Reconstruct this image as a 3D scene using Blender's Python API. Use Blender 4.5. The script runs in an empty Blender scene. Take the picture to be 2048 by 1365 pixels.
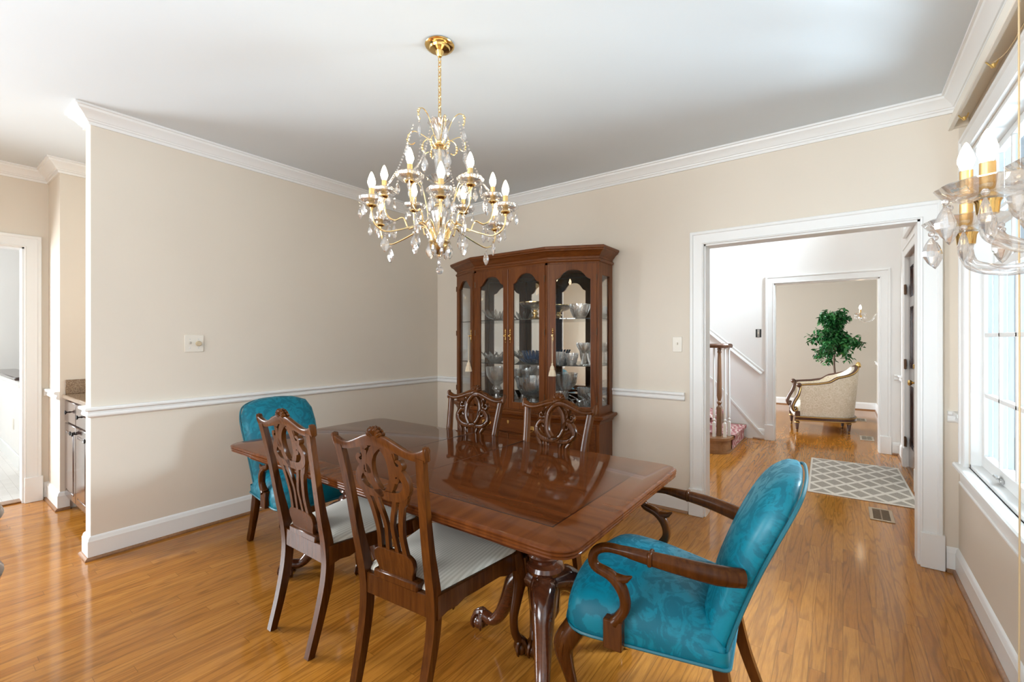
import bpy, bmesh, math, random
from mathutils import Vector, Matrix
random.seed(7)
PI = math.pi
S = bpy.context.scene
COL = S.collection

# ------------------------------------------------------------------ camera
cam_d = bpy.data.cameras.new('camera')
cam = bpy.data.objects.new('camera', cam_d); COL.objects.link(cam)
cam.location = (0, 0, 1.345)
cam.rotation_euler = (PI/2, 0, math.radians(36.32))
cam_d.sensor_width = 36.0
cam_d.lens = 900.5/2048*36.0
cam_d.shift_y = -4.5/2048
cam_d.clip_start = 0.02
S.camera = cam

# ------------------------------------------------------------------ world, exposure
S.view_settings.view_transform = 'Standard'
S.view_settings.look = 'None'
S.view_settings.gamma = 1.0
S.view_settings.use_curve_mapping = False
S.view_settings.exposure = -0.40
S.cycles.use_denoising = True
S.cycles.max_bounces = 12
S.cycles.diffuse_bounces = 9
S.cycles.glossy_bounces = 5
S.cycles.transmission_bounces = 8
S.cycles.transparent_max_bounces = 24
S.cycles.caustics_reflective = False
S.cycles.caustics_refractive = False
S.cycles.sample_clamp_indirect = 4.0
w = bpy.data.worlds.new('world'); S.world = w; w.use_nodes = True
bg = w.node_tree.nodes['Background']
bg.inputs[0].default_value = (0.83, 0.91, 1.0, 1)
bg.inputs[1].default_value = 0.95

# ------------------------------------------------------------------ daylight through the windows, plus added fill lights
def area(name, loc, target, sx, sy, power, color=(1, 1, 1), spread=180):
    l = bpy.data.lights.new(name, 'AREA'); l.shape = 'RECTANGLE'
    l.size = sx; l.size_y = sy; l.energy = power; l.color = color; l.spread = math.radians(spread)
    o = bpy.data.objects.new(name, l); COL.objects.link(o)
    o.location = loc
    o.rotation_euler = (Vector(target)-Vector(loc)).to_track_quat('-Z', 'Y').to_euler()
    return o
DAY = (0.90, 0.955, 1.0)
area('daylight_window_front', (2.60, 4.3, 3.0), (-0.3, 2.0, 0.4), 1.8, 1.8, 400, DAY, 75)
area('added_fill_near', (1.20, 0.0, 2.0), (0.0, 0.0, 1.5), 1.4, 1.7, 15, DAY)  # added fill, shining in through the unseen window beside the camera
area('added_fill_rear', (-1.9, -2.75, 1.6), (0.45, 0.6, 0.6), 2.2, 1.7, 230, DAY)  # added fill from behind the camera, outside the made-up rear window
area('added_fill_passage', (-5.85, -1.25, 1.5), (0, 1.4, 0.55), 1.5, 1.6, 220, DAY, 120)  # added fill for the right-hand side; stands in the kitchen space
area('added_uplight_front', (2.40, 4.5, -0.1), (-0.5, 2.2, 2.7), 1.8, 1.6, 215, DAY, 90)  # added light aimed upward to brighten the ceiling near the front window
area('added_uplight_near', (1.30, 0.0, 0.55), (-0.4, 0.6, 2.7), 1.4, 1.0, 140, DAY)  # another added uplight, brightening the ceiling from the near window
area('added_uplight_rear', (-1.2, -3.0, 0.6), (0.3, 1.3, 2.7), 2.9, 1.2, 55, DAY)  # added uplight for the ceiling, outside the rear opening
area('daylight_hall_upper_window', (1.75, 5.74, 4.0), (-2.0, 5.5, 1.6), 1.6, 1.6, 900, DAY, 110)
area('added_fill_living', (-4.9, 8.7, 1.7), (0.0, 9.3, 1.1), 1.7, 1.5, 520, DAY)  # added fill for the living room, outside a made-up wall hole
area('added_fill_kitchen', (-7.4, -1.2, 2.6), (-8.0, 1.2, 1.0), 2.0, 1.2, 125, DAY)  # area light inside the kitchen, added to brighten it; no window there
hl = bpy.data.lights.new('added_fill_hall', 'POINT'); hl.energy = 112; hl.color = (1.0, 0.98, 0.95); hl.shadow_soft_size = 0.3  # bare point light added to brighten the hall, no fixture around it
ho = bpy.data.objects.new('added_fill_hall', hl); COL.objects.link(ho); ho.location = (-1.0, 5.2, 4.0)
pl = bpy.data.lights.new('passage_ceiling_lamp', 'POINT'); pl.energy = 3.5; pl.color = (1.0, 0.70, 0.36); pl.shadow_soft_size = 0.12
po = bpy.data.objects.new('passage_ceiling_lamp', pl); COL.objects.link(po); po.location = (-4.55, -0.55, 2.25)

# ------------------------------------------------------------------ tagging helpers
def tag(o, label, cat, group=None):
    o['label'] = label; o['category'] = cat
    if group: o['group'] = group
    return o
def thing(name, label, cat, loc=(0, 0, 0), rz=0, group=None):
    o = bpy.data.objects.new(name, None); COL.objects.link(o)
    o.location = loc; o.rotation_euler = (0, 0, rz); o.empty_display_size = 0.1
    return tag(o, label, cat, group)
def copy_tree(o, parent=None):
    c = o.copy(); COL.objects.link(c)
    if parent: c.parent = parent
    for ch in list(o.children): copy_tree(ch, c)
    return c

# ------------------------------------------------------------------ mesh builder
class MB:
    def __init__(s): s.v = []; s.f = []
    def add(s, v, f, T=None):
        n = len(s.v)
        s.v += [tuple(T @ Vector(p)) if T is not None else tuple(p) for p in v]
        s.f += [tuple(i+n for i in q) for q in f]
        return s
    def merge(s, o, T=None): return s.add(o.v, o.f, T)
    def map(s, fn): s.v = [tuple(fn(*p)) for p in s.v]; return s
    def box(s, x0, x1, y0, y1, z0, z1, b=0.0, T=None):
        if x0 > x1: x0, x1 = x1, x0
        if y0 > y1: y0, y1 = y1, y0
        if z0 > z1: z0, z1 = z1, z0
        if b <= 0:
            v = [(x, y, z) for x in (x0, x1) for y in (y0, y1) for z in (z0, z1)]
            f = [(0, 1, 3, 2), (4, 6, 7, 5), (0, 4, 5, 1), (2, 3, 7, 6), (0, 2, 6, 4), (1, 5, 7, 3)]
            return s.add(v, f, T)
        v = []; ix = {}
        X = (x0, x1); Y = (y0, y1); Z = (z0, z1); sg = (1, -1)
        for i in (0, 1):
            for j in (0, 1):
                for k in (0, 1):
                    for a in 'xyz':
                        ix[i, j, k, a] = len(v)
                        v.append((X[i]+(0 if a == 'x' else sg[i]*b), Y[j]+(0 if a == 'y' else sg[j]*b), Z[k]+(0 if a == 'z' else sg[k]*b)))
        f = []
        q = [(0, 0), (0, 1), (1, 1), (1, 0)]
        for i in (0, 1):
            f.append([ix[i, j, k, 'x'] for j, k in q]); f.append([ix[j, i, k, 'y'] for j, k in q]); f.append([ix[j, k, i, 'z'] for j, k in q])
        for j in (0, 1):
            for k in (0, 1):
                f.append([ix[0, j, k, 'y'], ix[1, j, k, 'y'], ix[1, j, k, 'z'], ix[0, j, k, 'z']])
                f.append([ix[j, 0, k, 'x'], ix[j, 1, k, 'x'], ix[j, 1, k, 'z'], ix[j, 0, k, 'z']])
                f.append([ix[j, k, 0, 'x'], ix[j, k, 1, 'x'], ix[j, k, 1, 'y'], ix[j, k, 0, 'y']])
                for i in (0, 1): f.append([ix[i, j, k, a] for a in 'xyz'])
        return s.add(v, f, T)
    def lathe(s, prof, n=24, c=(0, 0, 0), rf=None, sx=1, sy=1, T=None):
        v = []; f = []; rings = []
        for q in prof:
            r, z = q[0], q[1]
            if r < 1e-6:
                rings.append([len(v)]); v.append((c[0], c[1], c[2]+z)); continue
            ring = []
            for i in range(n):
                a = 2*PI*i/n
                rr = r*(rf(a, z, r) if rf else 1)
                ring.append(len(v)); v.append((c[0]+rr*math.cos(a)*sx, c[1]+rr*math.sin(a)*sy, c[2]+z))
            rings.append(ring)
        for A, B in zip(rings, rings[1:]):
            if len(A) == 1 and len(B) == 1: continue
            for i in range(n):
                j = (i+1) % n
                if len(A) == 1: f.append((A[0], B[i], B[j]))
                elif len(B) == 1: f.append((A[i], A[j], B[0]))
                else: f.append((A[i], A[j], B[j], B[i]))
        if len(rings[0]) > 1: f.append(tuple(rings[0]))
        if len(rings[-1]) > 1: f.append(tuple(rings[-1]))
        return s.add(v, f, T)
    def tube(s, path, r, n=8, closed=False, sec=None, up=None, T=None, tw=0.0):
        """sweep a round (or given) section along path; r number or list"""
        P = [Vector(p) for p in path]; m = len(P)
        R = r if isinstance(r, (list, tuple)) else [r]*m
        if sec is None: sec = [(math.cos(2*PI*i/n), math.sin(2*PI*i/n)) for i in range(n)]
        k = len(sec); v = []; f = []
        tan = []
        for i in range(m):
            a = P[i-1] if (i > 0 or closed) else P[i]; b = P[(i+1) % m] if (i < m-1 or closed) else P[i]
            t = (b-a); tan.append(t.normalized() if t.length > 1e-9 else Vector((0, 0, 1)))
        if up is not None: U = Vector(up)
        else:
            U = Vector((0, 0, 1)) if abs(tan[0].z) < 0.9 else Vector((1, 0, 0))
        nrm = (U-tan[0]*U.dot(tan[0])).normalized()
        for i in range(m):
            if up is not None:
                q = Vector(up); nn = q-tan[i]*q.dot(tan[i])
                nrm = nn.normalized() if nn.length > 1e-6 else nrm
            elif i > 0:
                nn = nrm-tan[i]*nrm.dot(tan[i]); nrm = nn.normalized() if nn.length > 1e-9 else nrm
            bi = tan[i].cross(nrm)
            ca, sa = math.cos(tw*i), math.sin(tw*i)
            for (a, b) in sec:
                a2, b2 = a*ca-b*sa, a*sa+b*ca
                rr = R[i]
                if isinstance(rr, (tuple, list)): a2 *= rr[0]; b2 *= rr[1]
                else: a2 *= rr; b2 *= rr
                v.append(tuple(P[i]+bi*a2+nrm*b2))
        for i in range(m if closed else m-1):
            for j in range(k):
                a = i*k+j; b = i*k+(j+1) % k; c = ((i+1) % m)*k+(j+1) % k; d = ((i+1) % m)*k+j
                f.append((a, b, c, d))
        if not closed:
            f.append(tuple(range(k))); f.append(tuple((m-1)*k+j for j in range(k)))
        return s.add(v, f, T)
    def sphere(s, c, r, n=12, m=8, sz=1.0, T=None):
        return s.lathe([(r*math.sin(PI*i/m), -r*sz*math.cos(PI*i/m)) for i in range(m+1)], n, c, T=T)
    def prism(s, poly, z0, z1, T=None):
        n = len(poly)
        v = [(x, y, z0) for x, y in poly]+[(x, y, z1) for x, y in poly]
        f = [tuple(range(n)), tuple(range(n, 2*n))]+[(i, (i+1) % n, n+(i+1) % n, n+i) for i in range(n)]
        return s.add(v, f, T)
    def build(s, name, mat, parent=None, ang=38, kind=None, label=None, loc=None, flat=False):
        me = bpy.data.meshes.new(name)
        me.from_pydata(s.v, [], s.f)
        bm = bmesh.new(); bm.from_mesh(me)
        bmesh.ops.recalc_face_normals(bm, faces=bm.faces)
        bm.to_mesh(me); bm.free()
        if not flat:
            me.polygons.foreach_set('use_smooth', [True]*len(me.polygons))
            me.set_sharp_from_angle(angle=math.radians(ang))
        me.materials.append(mat)
        o = bpy.data.objects.new(name, me); COL.objects.link(o)
        if parent: o.parent = parent
        if loc: o.location = loc
        if kind: o['kind'] = kind
        if label: o['label'] = label
        return o
def inst(src, name, parent, loc=(0, 0, 0), rot=(0, 0, 0), sc=(1, 1, 1)):
    o = bpy.data.objects.new(name, src.data); COL.objects.link(o)
    o.parent = parent; o.location = loc; o.rotation_euler = rot; o.scale = sc
    return o
def plate(loops, thick, bev=0.0):
    """flat plate (u, v, w) with holes"""
    cu = bpy.data.curves.new('t', 'CURVE'); cu.dimensions = '2D'; cu.fill_mode = 'BOTH'
    cu.extrude = max(thick/2-bev, 0.0002); cu.bevel_depth = bev; cu.bevel_resolution = 1
    for lp in loops:
        sp = cu.splines.new('POLY'); sp.points.add(len(lp)-1)
        for p, q in zip(sp.points, lp): p.co = (q[0], q[1], 0, 1)
        sp.use_cyclic_u = True
    ob = bpy.data.objects.new('t', cu); COL.objects.link(ob)
    dg = bpy.context.evaluated_depsgraph_get(); dg.update()
    me = bpy.data.meshes.new_from_object(ob.evaluated_get(dg))
    m = MB(); m.add([tuple(v.co) for v in me.vertices], [tuple(p.vertices) for p in me.polygons])
    bpy.data.objects.remove(ob); bpy.data.curves.remove(cu); bpy.data.meshes.remove(me)
    return m
def spl(pts, k=6, closed=False):
    P = [Vector(p) for p in pts]; n = len(P); out = []
    for i in range(n if closed else n-1):
        if closed: a, b, c, d = P[(i-1) % n], P[i], P[(i+1) % n], P[(i+2) % n]
        else: a, b, c, d = P[max(i-1, 0)], P[i], P[i+1], P[min(i+2, n-1)]
        for j in range(k):
            t = j/k
            out.append(tuple(0.5*((2*b)+(c-a)*t+(2*a-5*b+4*c-d)*t*t+(3*b-a-3*c+d)*t**3)))
    if not closed: out.append(tuple(P[-1]))
    return out
def lerps(vals, n):
    out = []
    for i in range(n):
        t = i/(n-1)*(len(vals)-1); k = min(int(t), len(vals)-2); u = t-k
        a, b = vals[k], vals[k+1]
        out.append(tuple(p+(q-p)*u for p, q in zip(a, b)) if isinstance(a, tuple) else a+(b-a)*u)
    return out
def pillow(outline, tf, tb, rings=7, p=2.6, c=None):
    """closed cushion over a 2-D outline: (u, v, w), bulging +tf and -tb"""
    n = len(outline)
    if c is None: c = (sum(q[0] for q in outline)/n, sum(q[1] for q in outline)/n)
    m = MB(); v = []; f = []; R = []
    def ring(k, w):
        R.append(list(range(len(v), len(v)+n)))
        for (x, y) in outline: v.append((c[0]+(x-c[0])*k, c[1]+(y-c[1])*k, w))
    for i in range(rings, -1, -1):
        a = PI/2*i/rings
        if i == rings: continue
        ring(math.cos(a)**(2/p), tf*math.sin(a)**(2/p))
    for i in range(1, rings):
        a = PI/2*i/rings
        ring(math.cos(a)**(2/p), -tb*math.sin(a)**(2/p))
    for A, B in zip(R, R[1:]):
        for i in range(n): f.append((A[i], A[(i+1) % n], B[(i+1) % n], B[i]))
    t = len(v); v.append((c[0], c[1], tf)); b = len(v); v.append((c[0], c[1], -tb))
    for i in range(n):
        f.append((t, R[0][i], R[0][(i+1) % n])); f.append((b, R[-1][(i+1) % n], R[-1][i]))
    return m.add(v, f)
def rounded(pts, r, k=4):
    """round the corners of a polygon; r number or list"""
    n = len(pts); out = []
    for i in range(n):
        rr = r[i] if isinstance(r, (list, tuple)) else r
        p = Vector(pts[i]); a = Vector(pts[i-1])-p; b = Vector(pts[(i+1) % n])-p
        if rr <= 0: out.append(tuple(p)); continue
        ra = min(rr, a.length*.49); rb = min(rr, b.length*.49)
        A = p+a.normalized()*ra; B = p+b.normalized()*rb
        for j in range(k+1):
            t = j/k; out.append(tuple(A*(1-t)**2+p*2*t*(1-t)+B*t*t))
    return out
def sweep_wall(path, prof, closed=False):
    """mouldings: prof (out, z) on the right-hand side of each path leg; returns one MB per leg"""
    P = [Vector(p) for p in path]; n = len(P); legs = []
    def nrm(a, b):
        d = (b-a).normalized(); return Vector((d.y, -d.x))
    L = n if closed else n-1
    N = [nrm(P[i], P[(i+1) % n]) for i in range(L)]
    def miter(i):
        if closed: a, b = N[(i-1) % L], N[i % L]
        else:
            a = N[i-1] if i > 0 else N[0]; b = N[i] if i < L else N[L-1]
        return (a+b)/(1+a.dot(b))
    for i in range(L):
        ms, me = miter(i), miter((i+1) % n if closed else i+1)
        v = []; k = len(prof)
        for base, mm in ((P[i], ms), (P[(i+1) % n], me)):
            for (o, z) in prof: v.append((base.x+mm.x*o, base.y+mm.y*o, z))
        f = [tuple(range(k)), tuple(range(k, 2*k))]+[(j, (j+1) % k, k+(j+1) % k, k+j) for j in range(k)]
        legs.append(MB().add(v, f))
    return legs

# ------------------------------------------------------------------ materials
class NT:
    def __init__(s, name):
        s.m = bpy.data.materials.new(name); s.m.use_nodes = True
        s.t = s.m.node_tree; s.t.nodes.clear()
        s.out = s.t.nodes.new('ShaderNodeOutputMaterial')
    def n(s, typ, props=None, **inp):
        x = s.t.nodes.new('ShaderNode'+typ)
        for k, v in (props or {}).items(): setattr(x, k, v)
        for k, v in inp.items():
            key = int(k[1:]) if k[0] == '_' and k[1:].isdigit() else k.replace('_', ' ')
            s.set(x.inputs[key], v)
        return x
    def set(s, sock, v):
        if hasattr(v, 'outputs'): v = v.outputs[0]
        if isinstance(v, bpy.types.NodeSocket): s.t.links.new(v, sock)
        else: sock.default_value = v
    def math(s, op, a, b=0.0, c=None):
        x = s.n('Math', {'operation': op}); s.set(x.inputs[0], a); s.set(x.inputs[1], b)
        if c is not None: s.set(x.inputs[2], c)
        return x.outputs[0]
    def ramp(s, fac, stops, interp='LINEAR'):
        x = s.n('ValToRGB'); s.set(x.inputs[0], fac); cr = x.color_ramp; cr.interpolation = interp
        while len(cr.elements) < len(stops): cr.elements.new(0.5)
        for e, (p, c) in zip(cr.elements, stops): e.position = p; e.color = (*c, 1) if len(c) == 3 else c
        return x.outputs[0]
    def mix(s, fac, a, b, mode='MIX'):
        x = s.n('Mix', {'data_type': 'RGBA', 'blend_type': mode})
        s.set(x.inputs[0], fac)
        for k, v in ((6, a), (7, b)):
            if isinstance(v, tuple) and len(v) == 3: v = (*v, 1)
            s.set(x.inputs[k], v)
        return x.outputs[2]
    def pos(s, scale=(1, 1, 1), rot=(0, 0, 0)):
        tc = s.n('TexCoord'); mp = s.n('Mapping'); s.set(mp.inputs[0], tc.outputs['Object'])
        mp.inputs['Scale'].default_value = scale; mp.inputs['Rotation'].default_value = rot
        return mp.outputs[0]
    def noise(s, vec, scale, detail=3, rough=0.5, dist=0.0, out=0):
        x = s.n('TexNoise'); s.set(x.inputs['Vector'], vec); x.inputs['Scale'].default_value = scale
        x.inputs['Detail'].default_value = detail; x.inputs['Roughness'].default_value = rough; x.inputs['Distortion'].default_value = dist
        return x.outputs[out]
    def bsdf(s, color, rough=0.5, metal=0.0, coat=0.0, sheen=0.0, bump=None, bstr=0.2, bdist=0.002, spec=0.5, coat_rough=0.05, **kw):
        p = s.n('BsdfPrincipled')
        if isinstance(color, tuple) and len(color) == 3: color = (*color, 1)
        s.set(p.inputs['Base Color'], color); s.set(p.inputs['Roughness'], rough)
        p.inputs['Metallic'].default_value = metal; p.inputs['Coat Weight'].default_value = coat; p.inputs['Coat Roughness'].default_value = coat_rough
        p.inputs['Sheen Weight'].default_value = sheen; p.inputs['Specular IOR Level'].default_value = spec
        for k, v in kw.items(): s.set(p.inputs[k.replace('_', ' ')], v)
        if bump is not None:
            b = s.n('Bump'); b.inputs['Strength'].default_value = bstr; b.inputs['Distance'].default_value = bdist
            s.set(b.inputs['Height'], bump); s.set(p.inputs['Normal'], b.outputs[0])
        s.t.links.new(p.outputs[0], s.out.inputs[0]); return s.m
def plain(name, color, rough=0.5, **kw): return NT(name).bsdf(color, rough, **kw)

def mat_paint(name, col, rough=0.6, var=0.03):
    t = NT(name); n = t.noise(t.pos(), 1.7, 3)
    c = t.mix(n, tuple(x*(1-var) for x in col), tuple(min(1, x*(1+var)) for x in col))
    g = t.noise(t.pos(), 260, 2)
    return t.bsdf(c, rough, bump=g, bstr=0.06, bdist=0.001, spec=0.3)
WALL = mat_paint('cream_wall_paint', (0.695, 0.638, 0.552))
WALLG = mat_paint('greige_wall_paint', (0.50, 0.46, 0.395))
WALLW = mat_paint('white_wall_paint', (0.78, 0.775, 0.76))
CEIL = mat_paint('ceiling_paint', (0.66, 0.715, 0.75), 0.8)
TRIM = mat_paint('white_trim_paint', (0.79, 0.805, 0.80), 0.32, 0.015)

def mat_floor():
    t = NT('oak_strip_floor')
    tc = t.n('TexCoord'); sp = t.n('SeparateXYZ'); t.set(sp.inputs[0], tc.outputs['Object'])
    X, Y = sp.outputs[0], sp.outputs[1]
    W = 0.0572
    sx = t.math('DIVIDE', X, W); idx = t.math('FLOOR', sx); fx = t.math('FRACT', sx)
    wn = t.n('TexWhiteNoise', {'noise_dimensions': '1D'}); t.set(wn.inputs['W'], idx)
    ly = t.math('ADD', t.math('DIVIDE', Y, 0.95), t.math('MULTIPLY', wn.outputs[0], 9.0))
    idy = t.math('FLOOR', ly); fy = t.math('FRACT', ly)
    cb = t.n('CombineXYZ'); t.set(cb.inputs[0], idx); t.set(cb.inputs[1], idy)
    wc = t.n('TexWhiteNoise', {'noise_dimensions': '3D'}); t.set(wc.inputs['Vector'], cb.outputs[0])
    cell = wc.outputs[0]
    base = t.ramp(cell, [(0.0, (0.31, 0.114, 0.015)), (0.35, (0.37, 0.146, 0.021)), (0.7, (0.405, 0.166, 0.027)), (1.0, (0.335, 0.128, 0.018))])
    gv = t.n('CombineXYZ'); t.set(gv.inputs[0], X); t.set(gv.inputs[1], t.math('MULTIPLY', Y, 0.07)); t.set(gv.inputs[2], t.math('MULTIPLY', cell, 40.0))
    fine = t.noise(gv.outputs[0], 190, 3, 0.6)
    cv = t.n('CombineXYZ'); t.set(cv.inputs[0], t.math('MULTIPLY', X, 1.0)); t.set(cv.inputs[1], t.math('MULTIPLY', Y, 0.075)); t.set(cv.inputs[2], t.math('MULTIPLY', cell, 25.0))
    big = t.noise(cv.outputs[0], 9, 2, 0.5, 0.3)
    rings = t.math('FRACT', t.math('MULTIPLY', big, 17.0))
    rg = t.ramp(t.math('MULTIPLY_ADD', t.math('SINE', t.math('MULTIPLY', big, 2*PI*12.0)), 0.5, 0.5), [(0.0, (0.58, 0.54, 0.50)), (0.35, (1, 1, 1)), (1.0, (1.05, 1.05, 1.05))])
    col = t.mix(0.6, base, rg, 'MULTIPLY')
    fr = t.ramp(fine, [(0.3, (0.72, 0.7, 0.66)), (0.62, (1.12, 1.12, 1.1))])
    col = t.mix(0.55, col, fr, 'MULTIPLY')
    e = t.math('MINIMUM', fx, t.math('SUBTRACT', 1.0, fx)); e = t.math('MULTIPLY', e, W)
    e2 = t.math('MULTIPLY', t.math('MINIMUM', fy, t.math('SUBTRACT', 1.0, fy)), 0.95)
    em = t.math('MINIMUM', e, e2)
    gap = t.ramp(t.math('MULTIPLY', em, 500.0), [(0.15, (0.45, 0.45, 0.45)), (0.7, (1, 1, 1))])
    col = t.mix(0.85, col, gap, 'MULTIPLY')
    rn = t.noise(t.pos(), 3.0, 3)
    ro = t.n('MapRange'); t.set(ro.inputs[0], rn); ro.inputs[3].default_value = 0.08; ro.inputs[4].default_value = 0.17
    return t.bsdf(col, ro.outputs[0], coat=0.0, spec=0.38, bump=em, bstr=0.12, bdist=0.01)
FLOOR = mat_floor()

def mat_wood(name, c0, c1, rough=0.25, axis='z', coat=0.3, scale=1.0, grain=70, spec=0.5):
    t = NT(name)
    sc = {'x': (0.08, 1, 1), 'y': (1, 0.08, 1), 'z': (1, 1, 0.08)}[axis]
    sc = tuple(q*scale for q in sc)
    n = t.noise(t.pos(sc), grain, 4, 0.55, 0.4); b = t.noise(t.pos(sc), 6, 2)
    f = t.math('ADD', t.math('MULTIPLY', n, 0.6), t.math('MULTIPLY', b, 0.5))
    c = t.ramp(f, [(0.32, c0), (0.72, c1)])
    return t.bsdf(c, rough, coat=coat, coat_rough=0.12, spec=spec)
MAHO = mat_wood('mahogany_chair_wood', (0.022, 0.0060, 0.0012), (0.086, 0.0260, 0.0046), 0.24, coat=0.0, spec=0.17)
HUTCH = mat_wood('cherry_cabinet_wood', (0.062, 0.0160, 0.0034), (0.165, 0.050, 0.0105), 0.32, coat=0.0, spec=0.25)
HUTCHX = mat_wood('cherry_cabinet_wood_cross', (0.062, 0.0160, 0.0034), (0.165, 0.050, 0.0105), 0.32, coat=0.0, spec=0.25, axis='x')
DARKW = mat_wood('dark_stained_wood', (0.02, 0.008, 0.006), (0.05, 0.02, 0.014), 0.2, coat=0.5)
OAKT = mat_wood('oak_stair_wood', (0.16, 0.07, 0.026), (0.29, 0.14, 0.058), 0.35, axis='x')
OAKV = mat_wood('oak_newel_wood', (0.12, 0.055, 0.024), (0.25, 0.125, 0.06), 0.35)

def mat_table():
    t = NT('mahogany_table_top')
    tc = t.n('TexCoord'); sp = t.n('SeparateXYZ'); t.set(sp.inputs[0], tc.outputs['Object'])
    ax = t.math('ABSOLUTE', sp.outputs[0]); ay = t.math('ABSOLUTE', sp.outputs[1])
    dx = t.math('SUBTRACT', 1.085, ax); dy = t.math('SUBTRACT', 0.525, ay)
    d = t.math('MINIMUM', dx, dy)
    endcap = t.math('LESS_THAN', dx, dy)
    g1 = t.noise(t.pos((0.12, 1, 0.2)), 30, 3, 0.5, 0.3); g2 = t.noise(t.pos((1, 0.12, 0.2)), 30, 3, 0.5, 0.3)
    field = t.ramp(g1, [(0.3, (0.042, 0.0105, 0.0028)), (0.7, (0.072, 0.0190, 0.0048))])
    bg_ = t.mix(endcap, g2, g1)
    band = t.ramp(bg_, [(0.3, (0.066, 0.0175, 0.0044)), (0.7, (0.105, 0.030, 0.0070))])
    isband = t.math('LESS_THAN', d, 0.125)
    col = t.mix(isband, field, band)
    line = t.math('LESS_THAN', t.math('ABSOLUTE', t.math('SUBTRACT', d, 0.127)), 0.003)
    col = t.mix(line, col, (0.02, 0.006, 0.003))
    return t.bsdf(col, 0.06, coat=0.0, spec=0.17)
TABLE = mat_table()
TABLEW = mat_wood('mahogany_table_base_wood', (0.035, 0.010, 0.0045), (0.10, 0.028, 0.010), 0.18, axis='x', coat=0.5)

def mat_damask(name, dark, light, scale, rough=(0.42, 0.6), sheen=0.2, spec=0.5):
    """woven damask: ringed medallions in offset rows with feathered leaves between"""
    t = NT(name)
    p = t.pos((1, 1, 1))
    wv = t.n('TexNoise'); t.set(wv.inputs['Vector'], p); wv.inputs['Scale'].default_value = 26; wv.inputs['Detail'].default_value = 4
    add = t.n('VectorMath', {'operation': 'MULTIPLY_ADD'}); t.set(add.inputs[0], wv.outputs['Color'])
    add.inputs[1].default_value = (0.045,)*3; t.set(add.inputs[2], p)
    vo = t.n('TexVoronoi'); t.set(vo.inputs['Vector'], add.outputs[0]); vo.inputs['Scale'].default_value = scale; vo.inputs['Randomness'].default_value = 0.4
    d = vo.outputs['Distance']
    r = t.math('SINE', t.math('MULTIPLY', d, 30.0))
    inside = t.n('MapRange'); t.set(inside.inputs[0], d); inside.inputs[1].default_value = 0.26; inside.inputs[2].default_value = 0.34; inside.inputs[3].default_value = 1.0; inside.inputs[4].default_value = 0.0
    leaf = t.noise(p, scale*4.2, 5, 0.62, 2.6)
    lf = t.ramp(leaf, [(0.46, (0, 0, 0)), (0.56, (1, 1, 1))])
    rg = t.ramp(t.math('ADD', r, t.math('MULTIPLY', leaf, 1.6)), [(0.62, (0, 0, 0)), (0.92, (1, 1, 1))])
    mx = t.mix(inside.outputs[0], lf, rg)
    f = t.math('MULTIPLY', t.n('RGBToBW', _0=mx).outputs[0], 1.0)
    weave = t.noise(p, 900, 1)
    c = t.mix(f, dark, light)
    rr = t.n('MapRange'); t.set(rr.inputs[0], f); rr.inputs[3].default_value = rough[1]; rr.inputs[4].default_value = rough[0]
    return t.bsdf(c, rr.outputs[0], sheen=sheen, bump=weave, bstr=0.08, bdist=0.001, spec=spec)
TEAL = mat_damask('teal_damask', (0.0008, 0.108, 0.160), (0.0015, 0.165, 0.235), 2.7, (0.36, 0.55), 0.0, 0.3)
CREAMD = mat_damask('ivory_damask', (0.66, 0.60, 0.47), (0.82, 0.77, 0.67), 8, (0.4, 0.6))
TEALP = plain('teal_piping', (0.005, 0.11, 0.15), 0.5)
def mat_stripe():
    t = NT('cream_stripe_fabric')
    tc = t.n('TexCoord'); sp = t.n('SeparateXYZ'); t.set(sp.inputs[0], tc.outputs['Object'])
    s_ = t.math('SINE', t.math('MULTIPLY', sp.outputs[0], 2*PI/0.0125))
    f = t.ramp(t.math('MULTIPLY_ADD', s_, 0.5, 0.5), [(0.3, (0.56, 0.53, 0.45)), (0.7, (0.70, 0.67, 0.59))])
    return t.bsdf(f, 0.6, sheen=0.15, bump=t.noise(t.pos(), 700, 1), bstr=0.1, bdist=0.001)
STRIPE = mat_stripe()
BRONZE = plain('dark_bronze', (0.10, 0.055, 0.03), 0.4, metal=0.7)
BRASS = plain('polished_brass', (0.78, 0.53, 0.20), 0.18, metal=1.0)
ABRASS = plain('aged_brass', (0.45, 0.30, 0.12), 0.32, metal=1.0)
GOLD = plain('gilt_metal', (0.93, 0.73, 0.40), 0.2, metal=1.0)
GILT = plain('gilded_wood', (0.58, 0.38, 0.12), 0.38, metal=0.6)
CHROME = plain('satin_steel', (0.55, 0.55, 0.54), 0.3, metal=1.0)
WHITEP = plain('ivory_plastic', (0.72, 0.68, 0.60), 0.35)
BLACK = plain('black_plastic', (0.015, 0.015, 0.015), 0.5)
def mat_crystal(name, tint=(1, 1, 1), clear=0.28, shine=0.30, ior=1.52):
    t = NT(name)
    g = t.n('BsdfGlass'); g.inputs['Color'].default_value = (*tint, 1); g.inputs['Roughness'].default_value = 0.0; g.inputs['IOR'].default_value = ior
    tr = t.n('BsdfTransparent'); tr.inputs[0].default_value = (*tint, 1)
    gl = t.n('BsdfGlossy'); gl.inputs['Roughness'].default_value = 0.06; gl.inputs[0].default_value = (1, 1, 1, 1)
    m = t.n('MixShader'); m.inputs[0].default_value = clear/(1-shine)
    t.t.links.new(g.outputs[0], m.inputs[1]); t.t.links.new(tr.outputs[0], m.inputs[2])
    m2 = t.n('MixShader'); m2.inputs[0].default_value = shine
    t.t.links.new(m.outputs[0], m2.inputs[1]); t.t.links.new(gl.outputs[0], m2.inputs[2])
    t.t.links.new(m2.outputs[0], t.out.inputs[0]); return t.m
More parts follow.
